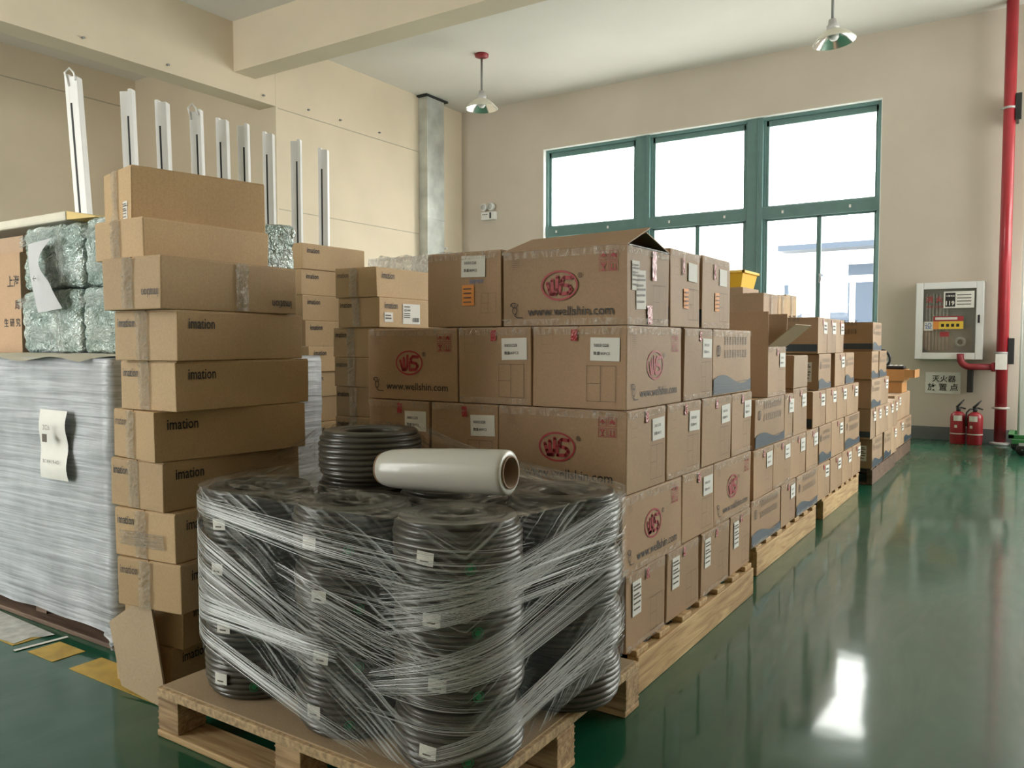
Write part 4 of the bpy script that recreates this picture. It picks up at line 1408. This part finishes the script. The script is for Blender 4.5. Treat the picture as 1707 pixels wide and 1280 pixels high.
# ------------------------------------------------------------------ left wrapped load
def wrapped_block(mb, a, b, amp, seed, nu=60, nv=30, us=1.0):
    """film sheet hugging a box: four sides as one strip (u runs round the box) + top"""
    (x0, y0, z0), (x1, y1, z1) = a, b
    r = .03
    per = []
    cs = [(x0, y0), (x1, y0), (x1, y1), (x0, y1)]
    tot = 2 * (x1 - x0) + 2 * (y1 - y0)

    def pt(s):
        s = s % tot
        for i in range(4):
            p, q = Vector(cs[i]), Vector(cs[(i + 1) % 4])
            l = (q - p).length
            if s <= l or i == 3:
                d = (q - p) / l
                n = Vector((d.y, -d.x))
                return p + d * s, n
            s -= l

    def fn(u, v):
        p, n = pt(u * tot)
        k = amp * mnoise.noise(Vector((p.x * 6 + seed, p.y * 6, v * (z1 - z0) * 9))) + amp * .5 * mnoise.noise(Vector((p.x * 2, p.y * 2 + seed, v * 40)))
        k -= .012 * max(0, (v - .97) / .03)
        zz = z0 + v * (z1 - z0)
        if v == 0: zz += .02 * mnoise.noise(Vector((p.x * 5, p.y * 5, seed)))
        return (p.x + n.x * k, p.y + n.y * k, zz)
    mb.grid(fn, nu, nv, uv=lambda u, v: (u * tot * us, v * (z1 - z0)))
    mb.grid(lambda u, v: (x0 + .01 + u * (x1 - x0 - .02), y0 + .01 + v * (y1 - y0 - .02), z1 + amp * mnoise.noise(Vector((u * 9, v * 9, seed)))), 20, 14, uv=lambda u, v: (u, v))


root = empty('wrapped_load', (-3.68, 2.03, 0)); tag(root, 'tall pallet load wrapped in grey stretch film at the left edge', 'pallet load')
o = Vector(root.location)
for k in range(4):
    for j in range(3):
        mb = MB(); x0 = -4.62 + k * .472
        mb.box(Vector((x0 + .008, 1.615, .15 + j * .297)) - o, Vector((x0 + .462, 2.585, .15 + j * .297 + .292)) - o, bev=.004)
        mb.build('inner_carton', M['loadbox'], root)
mb = MB(); wrapped_block(mb, (-4.635 + 3.68, 1.602 - 2.03, .06), (-2.73 + 3.68, 2.6 - 2.03, 1.047), .007, 3, 120, 60)
mb.build('stretch_film', M['filmload'], root)
mb = MB()
mb.grid(lambda u, v: (-2.735 - .06 * u * (1 - .4 * v) + .012 * math.sin(v * 14) + 3.68, 1.598 - 2.03 - .01 * math.sin(v * 9 + u * 4), .085 - .085 * v), 6, 10, uv=lambda u, v: (u * .1, v * .1))
mb.build('film_tail', M['filmload'], root)
# note sheet stuck on the film
mb = MB()
mb.grid(lambda u, v: (-3.19 + .2 * u + .009 * math.sin(v * 9) * (1 if u > .5 else .6) + 3.68, 1.585 - 2.03 - .005 * math.sin(v * 10) - .01 * u * math.sin(v * 5 + .5) ** 2, .59 + v * .262 - .0 * u), 10, 24)
nt_ = mb.build('paper_note', M['paper'], root)
front_text(nt_, o, 'BOX 4 / 9-4/2', M['inkgrey'], -3.08, 1.566, .66, .11)
front_text(nt_, o, '2026', M['inkgrey'], -3.08, 1.553, .79, .05)
mb = MB(); mb.box((-3.105 + 3.68, 1.55 - 2.03, .735), (-3.075 + 3.68, 1.552 - 2.03, .765)); mb.build('printed_patch', M['inkgrey'], nt_)
# paper flap lying on the top edge
mb = MB()
mb.grid(lambda u, v: (-3.62 + .75 * u + 3.68, 1.57 + .3 * v - 2.03, 1.056 + .018 * math.sin(u * 5 + 1) ** 2 * (1 - v) - .022 * (1 - v) ** 4), 20, 10)
tag(mb.build('paper_flap', M['slab'], loc=(-3.68, 2.03, 0)), 'loose cardboard flap lying on top of the wrapped load', 'cardboard flap')
# dark pallet under it
rootp = empty('wooden_pallet', (-3.68, 2.1, 0)); tag(rootp, 'dark wooden pallet under the film wrapped load at the left', 'pallet', 'wooden pallets under the loads')
for y in (-.5, -.03, .42):
    mb = MB(); mb.box((-.95, y, .0), (.93, y + .08, .018), bev=.003); mb.build('bottom_board', M['darkwood'], rootp)
for y in (-.455, -.02, .43):
    for x in (-.93, -.3, .3, .84):
        mb = MB(); mb.box((x, y, .0185), (x + .08, y + .06, .118)); mb.build('block', M['darkwood'], rootp)
for k in range(8):
    mb = MB(); mb.box((-.93, -.465 + k * .12, .1185), (.92, -.465 + k * .12 + .1, .138)); mb.build('deck_board', M['darkwood'], rootp)


# ---- foil sacks on it
M['foiltape'] = film('glossy_clear_tape_on_foil', (.8, .86, .84), .1, .9, sc=(40, 40), rough=.1, coord='Object', bump=1.0, distort=.5)
FOILT = [crumple(1, 1, M['foiltape'], 'clear_tape', s, 12, 10, .012) for s in (41, 42, 43)]

def sack(x0, x1, y0, y1, z0, z1, seed, label):
    root = empty('foil_sack', ((x0 + x1) / 2, (y0 + y1) / 2, z0)); tag(root, label, 'sack', 'green foil sacks on the wrapped load')
    bm = bmesh.new(); bmesh.ops.create_cube(bm, size=1)
    bmesh.ops.subdivide_edges(bm, edges=list(bm.edges), cuts=27, use_grid_fill=True)
    sx, sy, sz = x1 - x0 - .016, y1 - y0 - .016, z1 - z0
    for v in bm.verts:
        p = v.co.copy()
        q = Vector((max(-.41, min(.41, p.x)), max(-.4, min(.4, p.y)), max(-.4, min(.4, p.z))))
        d = p - q
        if d.length > 1e-6:
            p = q + d.normalized() * min(d.length, .1)
        co = Vector((p.x * sx, p.y * sy, (p.z + .5) * sz))
        n = mnoise.noise(Vector((p.x * 4 + seed * 3.1, p.y * 4, p.z * 4))) * .006 + mnoise.noise(Vector((p.x * 11 + seed, p.y * 11, p.z * 11))) * .007
        n += .006 * (.5 - abs(mnoise.noise(Vector((p.x * 9 + seed, p.y * 9 - p.z * 3, p.z * 7))))) + .003 * (.5 - abs(mnoise.noise(Vector((p.x * 21, p.y * 21 + seed, p.z * 17 + p.x * 8)))))
        n += -.012 * abs(mnoise.noise(Vector((p.x * 3 - seed, p.z * 9, p.y * 3))))
        dirn = d.normalized() if d.length > 1e-6 else Vector((0, 0, 0))
        co += dirn * n
        co.z = max(0.0, min(sz - .002, co.z))
        v.co = co
    mb = MB(); mb.bm(bm, smooth=True); bm.free()
    b = mb.build('sack_body', M['foil'], root)
    if y0 < 2:
        for k, (u, v, ww, hh, ro) in enumerate(((.3, .82, .26, .05, .05), (.72, .5, .05, .24, .04), (.35, .3, .2, .06, -.12))):
            inst('clear_tape', FOILT[(seed + k) % 3], root, Matrix.Translation((-sx / 2 + u * sx, -sy / 2 - .012, v * sz)) @ Matrix.Rotation(H90, 4, 'X') @ Matrix.Rotation(ro + seed * .03, 4, 'Z') @ Matrix.Diagonal((ww, hh, 1, 1)))
    return root


ZS = (1.06, 1.338, 1.618)
sack(-3.88, -3.385, 1.85, 2.13, ZS[0], ZS[1], 1, 'lower left pale green foil sack on the wrapped load')
sack(-3.375, -2.88, 1.85, 2.13, ZS[0], ZS[1], 2, 'lower right pale green foil sack beside the carton tower')
t1 = sack(-3.86, -3.375, 1.855, 2.13, ZS[1] + .001, ZS[2], 3, 'upper left pale green foil sack carrying the hanging paper tag')
sack(-3.365, -2.87, 1.86, 2.13, ZS[1] + .001, ZS[2] + .01, 4, 'upper right pale green foil sack touching the carton tower')
sack(-3.25, -2.735, 2.16, 2.48, ZS[0], ZS[1], 5, 'lower rear foil sack hidden behind the carton tower')
sack(-3.25, -2.735, 2.16, 2.48, ZS[1] + .001, ZS[2], 6, 'upper rear foil sack peeking out right of the carton tower')
mb = MB()
mb.grid(lambda u, v: (-3.72 + .2 * u + .055 * v - .06 * u * max(0, math.sin(math.pi * min(1, v * 1.6))) , 1.822 - .008 * math.sin(v * 4) - .035 * u * u * math.sin(math.pi * v), 1.535 - .3 * v + .015 * u), 8, 20)
tg = mb.build('paper_tag', M['silver'], None); tag(tg, 'grey paper sheet hanging down over the left foil sacks', 'paper sheet')
tg.data.materials[0] = M['greypaper']
front_text(tg, Vector((0, 0, 0)), '←', M['ink'], -3.62, 1.795, 1.38, .03)
# brown cartons left of the sacks
o = carton(-4.4, -3.895, 1.87, 2.5, 1.058, 1.52, 'brown taped carton with Chinese lettering at the left edge', mat='brown', group='cartons on the wrapped load', rz=0)
fr = face_frame(.505, .63, 'F')
for s_, u, v, w in (('上海', .44, .33, .11), ('周', .47, .22, .04), ('生 研 究', .42, .14, .15)):
    put(o, fr, text_mesh(s_, M['ink'], .01), 'lettering', u, v, w)
carton(-4.4, -3.93, 1.9, 2.4, 1.522, 1.60, 'dark low carton under the white foam slab', mat='brown2', group='cartons on the wrapped load', rz=0)
root = empty('foam_slab', (-3.97, 2.1, 1.631)); tag(root, 'white foam slab with yellow end lying across the foil sacks', 'foam slab')
mb = MB(); mb.box((-.55, -.22, 0), (.45, .2, .042), bev=.01); mb.build('slab_body', M['slab'], root)
mb = MB(); mb.face([(.451, -.215, .003), (.63, -.19, .003), (.63, .17, .003), (.451, .195, .003)][::-1]); mb.face([(.451, -.215, .04), (.63, -.19, .008), (.63, .17, .008), (.451, .195, .04)]); mb.face([(.451, -.215, .003), (.63, -.19, .003), (.63, -.19, .008), (.451, -.215, .04)]); mb.face([(.63, -.19, .003), (.63, .17, .003), (.63, .17, .008), (.63, -.19, .008)]); mb.build('slab_end', M['slab_end'], root)

# ---- film wrapped bundle far behind the tan stacks
root = empty('wrapped_bundle', (-3.5, 4.45, 0)); tag(root, 'bundle wrapped in crumpled clear film behind the tan cartons', 'bundle')
mb = MB(); mb.box((-.42, -.25, .0), (.35, .25, 1.58), bev=.02); mb.build('inner_block', M['brown2'], root)
mb = MB(); wrapped_block(mb, (-.44, -.27, .05), (.37, .27, 1.69), .03, 9, 60, 50, 3); mb.build('stretch_film', M['bundlefilm'], root)


# ---- white rail posts standing in a row
def post(x, y, top, lean, size, label, cable=False, flip=False):
    root = empty('rail_post', (x, y, 0)); tag(root, label, 'post', 'white rail posts standing in a row')
    root.rotation_euler = (lean[1], lean[0], .55)
    s = size
    mb = MB(); mb.box((-s / 2, -s * .45, 0), (s / 2, s * .45, top), bev=.004); mb.build('rail_body', M['white'], root)
    mb = MB(); mb.box((s / 2 * (-1 if not flip else 1) - .013, -s * .46, .05), (s / 2 * (-1 if not flip else 1) + .013, s * .35, top + .015), bev=.003); mb.build('rail_flange', M['white'], root)
    mb = MB(); sx = -s * .22 if not flip else s * .25
    mb.box((sx - .006, -s * .465, .05), (sx + .006, -s * .44, top - .16)); mb.build('rail_slot', M['slot'], root)
    if cable:
        mb = MB(); mb.tube([(-.02, -.03, top - .06), (-.035, -.04, top + .02), (-.01, -.03, top + .05), (.015, -.03, top + .02), (.03, -.045, top - .03)], .006, 6); mb.build('loose_cable', M['white'], root)


posts = [(125, 2.75), (212, 3.09), (272, 3.35), (325, 3.6), (372, 3.83), (404, 4.0), (449, 4.25), (492, 4.51), (540, 4.82)]
pl = ['leftmost leaning white rail post with loose cables at its top', 'white rail post, second from left behind the tall tower', 'white rail post, third from left above the tower top carton', 'white rail post with a torn cable end, fourth from left',
      'white rail post in the middle of the row of nine', 'white rail post, sixth from left, shorter', 'white rail post, third from right, just right of the tower top', 'white rail post, second from right against the cream wall', 'rightmost slim white rail post against the cream wall']
for k, (px, y) in enumerate(posts):
    lean = (-.055, .0) if k == 0 else (-.03 + .004 * k, 0)
    dx = 2.72 * math.tan(-lean[0])
    post(-5 + dx * math.cos(.55), y + dx * math.sin(.55), 2.735 - .004 * k, lean, .066, pl[k], cable=k in (0, 3), flip=k % 2 == 1)

# ------------------------------------------------------------------ cable pallet
root = empty('wooden_pallet', (-1.515, 1.765, 0)); tag(root, 'low block pallet carrying the film wrapped cable coils in front', 'pallet', 'wooden pallets under the loads')
PX, PY = .53, .455
for y in (-PY, -.05, PY - .1):
    mb = MB(); mb.box((-PX, y, 0), (PX, y + .1, .019), bev=.004); mb.build('bottom_board', M['pinex'], root)
    for x in (-PX, -.045, PX - .09):
        mb = MB(); mb.box((x, y + .005, .0195), (x + .09, y + .095, .113), bev=.003)
        for q in range(5):
            mb.box((x - .0012, y + .0042, .03 + q * .018), (x + .0912, y + .0958, .0335 + q * .018))
        mb.build('block', M['ply'], root)
mb = MB(); mb.box((-PX, -PY, .1135), (PX, PY, .138), bev=.003); mb.build('deck_panel', M['chip'], root)
mb = MB(); mb.box((-PX + .012, -PY + .012, .1385), (PX - .012, PY - .012, .1425)); mb.build('cardboard_cover', M['inner'], root)


def coil_mesh():
    prof = []
    rc = .0078; n = 9; H_ = .138; R0 = .153; Ri = .076
    for k in range(n):                      # outer turns bottom to top
        inset = (.014, .004, 0, 0, 0, 0, 0, .004, .014)[k]
        zc = H_ * (k + .5) / n
        for a in (-75, -40, 0, 40, 75):
            prof.append((R0 - inset - rc + rc * math.cos(R_(a)), zc + rc * math.sin(R_(a))))
    for k in range(5):                      # top turns
        rr = R0 - .025 - k * (R0 - .025 - Ri) / 5
        for a in (60, 90, 120):
            prof.append((rr + rc * math.cos(R_(a)), H_ - rc + rc * math.sin(R_(a)) - (.003 if k == 4 else 0)))
    for k in range(8):                      # inner wall
        zc = H_ - H_ * (k + .7) / 8.5
        for a in (50, 0, -50):
            prof.append((Ri - .002 - rc * .5 * math.cos(R_(a)), zc + rc * math.sin(R_(a))))
    prof.append((Ri, .0)); prof.append((R0 - .02, .0))
    mb = MB(); seg = 56
    mb.lathe(prof, seg, closed=True)
    np_ = len(prof)
    for i, (x, y, z) in enumerate(mb.v):
        j, k = divmod(i, np_)
        w = 2 * math.pi * j / seg
        s = 1 + .006 * math.sin(3 * w + k * .13) + .004 * math.sin(7 * w + k * .21)
        mb.v[i] = (x * s, y * s, max(0, z + .0022 * math.sin(w + k * .08) * (1 if .01 < z < .13 else 0)))
    return mb.mesh('coil_windings', M['cable'])


COIL = coil_mesh()


def curved(w, h, mats, marks=True, R0=.1575):
    mb = MB()
    mb.grid(lambda a, b: (R0 * math.cos((a - .5) * w / R0), R0 * math.sin((a - .5) * w / R0), (b - .5) * h), 4, 2)
    if marks:
        i = len(mb.f)
        mb.grid(lambda a, b: ((R0 + .0006) * math.cos((a * .5 - .27) * w / R0), (R0 + .0006) * math.sin((a * .5 - .27) * w / R0), (b * .13 - .28) * h), 3, 1, mi=1)
    return mb.mesh('white_sticker', mats)


STICK = curved(.042, .03, [M['paper'], M['inkgrey']])
mb = MB()
for k in range(16):
    a, b = 2 * math.pi * k / 16, 2 * math.pi * (k + 1) / 16
    f_ = lambda t, rr: (.1578 * math.cos(rr * math.cos(t) / .158), .1578 * math.sin(rr * math.cos(t) / .158), rr * math.sin(t))
    mb.face([f_(a, .013), f_(b, .013), f_(b, .0105), f_(a, .0105)])
    mb.face([f_(a, .0075), f_(b, .0075), (.1578, 0, 0)])
GREEN = mb.mesh('green_mark', M['green'])
COLS = dict(left_front=(-1.825, 1.50), middle_front=(-1.448, 1.487), right_front=(-1.125, 1.50), right_rear=(-1.068, 1.905), mid_left=(-1.682, 1.787), mid_right=(-1.366, 1.787), back_left=(-1.868, 2.05), back_middle=(-1.524, 2.06))
wherec = dict(left_front='left front column', middle_front='middle front column', right_front='right front column', right_rear='column behind the right front one', mid_left='column under the extra top coil', mid_right='centre column under the film roll', back_left='back left column', back_middle='back middle column')
lv = ['bottom', 'second', 'third', 'top']


def coil(x, y, z, rz, label):
    root = empty('cable_coil', (x, y, z), rz); tag(root, label, 'cable coil', 'dark cable coils on the front pallet')
    inst('coil_windings', COIL, root)
    inst('white_sticker', STICK, root, Matrix.Translation((0, 0, .065 + rnd.uniform(-.01, .01))) @ Matrix.Rotation(rnd.uniform(-.05, .05), 4, 'Z') @ Matrix.Rotation(rnd.uniform(-.1, .1), 4, 'X'))
    inst('green_mark', GREEN, root, Matrix.Rotation(.62, 4, 'Z') @ Matrix.Translation((0, 0, .045)))
    return root


for nm, (x, y) in COLS.items():
    toward = math.atan2(-y, -x)
    for k in range(4):
        off = {'left_front': -.75, 'middle_front': -.7, 'right_front': -.45}.get(nm, 1.9 + k)
        coil(x + rnd.uniform(-.004, .004), y + rnd.uniform(-.004, .004), .1435 + k * .1415, toward + off + rnd.uniform(-.12, .12), 'dark grey cable coil, %s of the %s' % (lv[k] if k else 'lowest', wherec[nm]))
coil(-1.655, 1.77, .1435 + 4 * .1415, .4, 'single extra dark cable coil sitting on top of the wrapped coils')

# ---- stretch film round the coils
ZTOP = .1435 + 4 * .1415
hull = []
pts = []
for nm, (x, y) in COLS.items():
    for k in range(48):
        w = 2 * math.pi * k / 48
        pts.append((x + .1635 * math.cos(w), y + .1635 * math.sin(w)))
pts = sorted(set(pts))


def half(ps):
    h = []
    for p in ps:
        while len(h) >= 2 and (h[-1][0] - h[-2][0]) * (p[1] - h[-2][1]) - (h[-1][1] - h[-2][1]) * (p[0] - h[-2][0]) <= 0:
            h.pop()
        h.append(p)
    return h


lo_, up_ = half(pts), half(pts[::-1])
hull = lo_[:-1] + up_[:-1]          # counter-clockwise, starts at the leftmost point, runs along the front first
HL = [0.0]
for a, b in zip(hull, hull[1:] + hull[:1]):
    HL.append(HL[-1] + math.dist(a, b))
HT = HL[-1]


def hp(s):
    s = s % HT
    lo2, hi2 = 0, len(hull)
    for i in range(len(hull)):
        if HL[i] <= s <= HL[i + 1]:
            a, b = Vector(hull[i]), Vector(hull[(i + 1) % len(hull)])
            t = (s - HL[i]) / max(1e-9, HL[i + 1] - HL[i])
            d = (b - a).normalized()
            return a.lerp(b, t), Vector((d.y, -d.x)), d
    a = Vector(hull[0]); return a, Vector((0, -1)), Vector((1, 0))


def gapdist(p):
    return min(math.hypot(p.x - x, p.y - y) for x, y in COLS.values()) - .156


def film_pt(s, z, lift=0.0):
    p, n, d = hp(s)
    g = max(0.0, gapdist(p))
    sag = 0 if lift else min(.012, g * .12)                       # the sheet dips a little between the columns
    rip = 0 if lift else .0022 * mnoise.noise(Vector((s * 9, z * 26, 1.0))) + .003 * mnoise.noise(Vector((s * 4, z * 60, 4.0)))
    layer = 0 if lift else .004 * (abs(math.sin(math.pi * (z - .1435) / .1415)) - .6) * (1 if g < .02 else .3)
    k = -sag + rip + layer + lift
    return (p.x + n.x * k, p.y + n.y * k, z)


# arc lengths of the key corners, for the ragged lower edge
def s_near(pt):
    return min((i * HT / 400 for i in range(400)), key=lambda s: (hp(s)[0] - Vector(pt)).length)


sL, sM, sR, sQ = s_near((-1.96, 1.42)), s_near((-1.45, 1.33)), s_near((-1.02, 1.38)), s_near((-.915, 1.93))


def zlow(s):
    ks = [(sL - .25, .30), (sL, .285), (sM, .185), (sR - .08, .15), (sR + .1, .17), (sQ, .27), (sQ + .3, .22), (HT + .01, .28)]
    if s < ks[0][0]: return ks[0][1]
    for (a, za), (b, zb) in zip(ks, ks[1:]):
        if a <= s <= b:
            return za + (zb - za) * (s - a) / (b - a)
    return .25


froot = empty('coil_stretch_film', (0, 0, .1435)); tag(froot, 'clear stretch film wound round the stacked cable coils', 'stretch film')
oz = Vector((0, 0, .1435))
mb = MB()
NU, NV = 220, 46


def sheet_fn(u, v):
    s = u * HT
    zl = zlow(s)
    z_ = zl + (ZTOP + .004 - zl) * v
    return Vector(film_pt(s, z_)) - oz


# the streaks run diagonally: v is sheared with u, in opposite sense left and right of the front right column
def shear(s):
    return -(s - sL) * .55 if s < sR else -(sR - sL) * .55 + (s - sR) * .75


mb.grid(sheet_fn, NU, NV, uv=lambda u, v: (u * HT, v * .56 - shear(u * HT)))
mb.build('side_film', M['film'], froot)
# flat crumpled film over the tops, inside the hull
mb = MB()
cxy = Vector((-1.45, 1.72))


def top_fn(u, v):
    p, n, d = hp(u * HT)
    q = p.lerp(cxy, v * .55)
    zz = ZTOP + .006 + .006 * mnoise.noise(Vector((q.x * 14, q.y * 14, 2))) - .02 * max(0, 1 - v * 6) * 0
    if v == 0: zz = ZTOP + .003
    hole = max(0.0, .07 - min(math.hypot(q.x - x, q.y - y) for x, y in COLS.values()))
    return Vector((q.x, q.y, zz - hole * .35)) - oz


mb.grid(top_fn, 160, 14, uv=lambda u, v: (u * HT, v * .4))
mb.build('top_film', M['film_top'], froot)
# tent of film from the extra coil on top down to the back and side edges
mb = MB()
tc_ = Vector((-1.645, 1.765)); zt = ZTOP + .145
s0, s1 = sR + (sQ - sR) * .75, HT + sL * .9


def tent_fn(u, v):
    s = s0 + (s1 - s0) * u
    p, n, d = hp(s)
    dr = (p - tc_).normalized()
    a = tc_ + dr * .158
    q = a.lerp(p, v)
    w = .02 * math.sin(math.pi * v)
    zz = zt + (ZTOP + .004 - zt) * v - w + .006 * mnoise.noise(Vector((s * 16, v * 3, 7))) * math.sin(math.pi * v)
    return Vector((q.x, q.y, zz)) - oz


mb.grid(tent_fn, 110, 16, uv=lambda u, v: (v * .5, u * 1.6))
mb.build('tent_film', M['film_top'], froot)
# tight stretched strands
mb = MB(); r = random.Random(21)


def strand(sa, za, sb, zb, w):
    n = max(6, int(abs(sb - sa) / .02))
    P = []
    tw = r.uniform(-1.0, .9)
    for i in range(n + 1):
        t = i / n
        P.append(Vector(film_pt(sa + (sb - sa) * t, za + (zb - za) * t, .0035)))
    for i in range(n):
        ww = w * (1 - .6 * abs(2 * i / n - 1))
        nn = hp(sa + (sb - sa) * i / n)[1]
        up = Vector((nn.x * math.sin(tw), nn.y * math.sin(tw), math.cos(tw))) * ww / 2
        mb.face([P[i] - up - oz, P[i + 1] - up - oz, P[i + 1] + up - oz, P[i] + up - oz], smooth=True)


def bundle(sa, za, sb, zb, spread_a, spread_b, n):
    for k in range(n):
        t = r.uniform(-.5, .5)
        a0 = sa + r.uniform(0, .25) * (sb - sa) * r.random(); b0 = sb - r.uniform(0, .5) * (sb - sa) * r.random()
        fa, fb = (a0 - sa) / (sb - sa), (b0 - sa) / (sb - sa)
        A, B = za + spread_a * t, zb + spread_b * t + r.uniform(-.008, .008)
        z0_, z1_ = A + (B - A) * fa, A + (B - A) * fb
        if min(z0_, z1_) < .15 or max(z0_, z1_) > ZTOP: continue
        strand(a0, z0_, b0, z1_, r.uniform(.0005, .0019))


sLL = sL - .14
bundle(sLL, .60, sM + .05, .36, .2, .12, 120)
bundle(sLL, .40, sM + .1, .375, .09, .04, 130)
bundle(sLL + .05, .37, sR - .25, .165, .05, .05, 70)
bundle(sLL, .69, sR - .15, .60, .03, .1, 60)
bundle(sM - .12, .52, sR - .1, .40, .1, .12, 60)
bundle(sR - .22, .50, sQ + .02, .69, .12, .05, 110)
bundle(sR - .25, .33, sQ + .02, .56, .06, .16, 110)
bundle(sR - .1, .19, sQ + .02, .40, .04, .1, 90)
bundle(sR - .1, .56, sQ + .02, .58, .1, .12, 60)
bundle(sM + .02, .62, sR + .2, .60, .12, .1, 30)
bundle(sM + .05, .46, sR + .2, .43, .16, .16, 30)
bundle(sM + .15, .30, sR + .15, .28, .1, .08, 20)
bundle(sR + .05, .26, sQ + .02, .36, .04, .12, 50)
o = mb.build('film_strands', M['strand'], froot)
o['kind'] = 'stuff'

# ---- roll of film lying on top
a, b = Vector((-1.072, 1.634, .775)), Vector((-1.455, 1.605, .757))
ax = (b - a).normalized(); ln = (b - a).length
root = empty('film_roll', (a.x, a.y, .786 - .056)); tag(root, 'roll of white stretch film lying on the wrapped cable coils', 'film roll')
zq = ax.to_track_quat('Z', 'Y').to_matrix().to_4x4()
T = Matrix.Translation((0, 0, .056)) @ zq
mb = MB(); mb.lathe([(.041, .0), (.05, .0), (.055, .004), (.0558, .012), (.0562, ln * .4), (.054, ln * .75), (.05, ln - .03), (.045, ln - .008), (.04, ln)], 48, 0, T); mb.build('film_winding', M['rollfilm'], root)
mb = MB(); mb.lathe([(.041, -.004), (.041, ln + .004), (.0365, ln + .004), (.0365, -.004)], 40, 0, T, closed=True); mb.build('core_tube', M['core'], root)
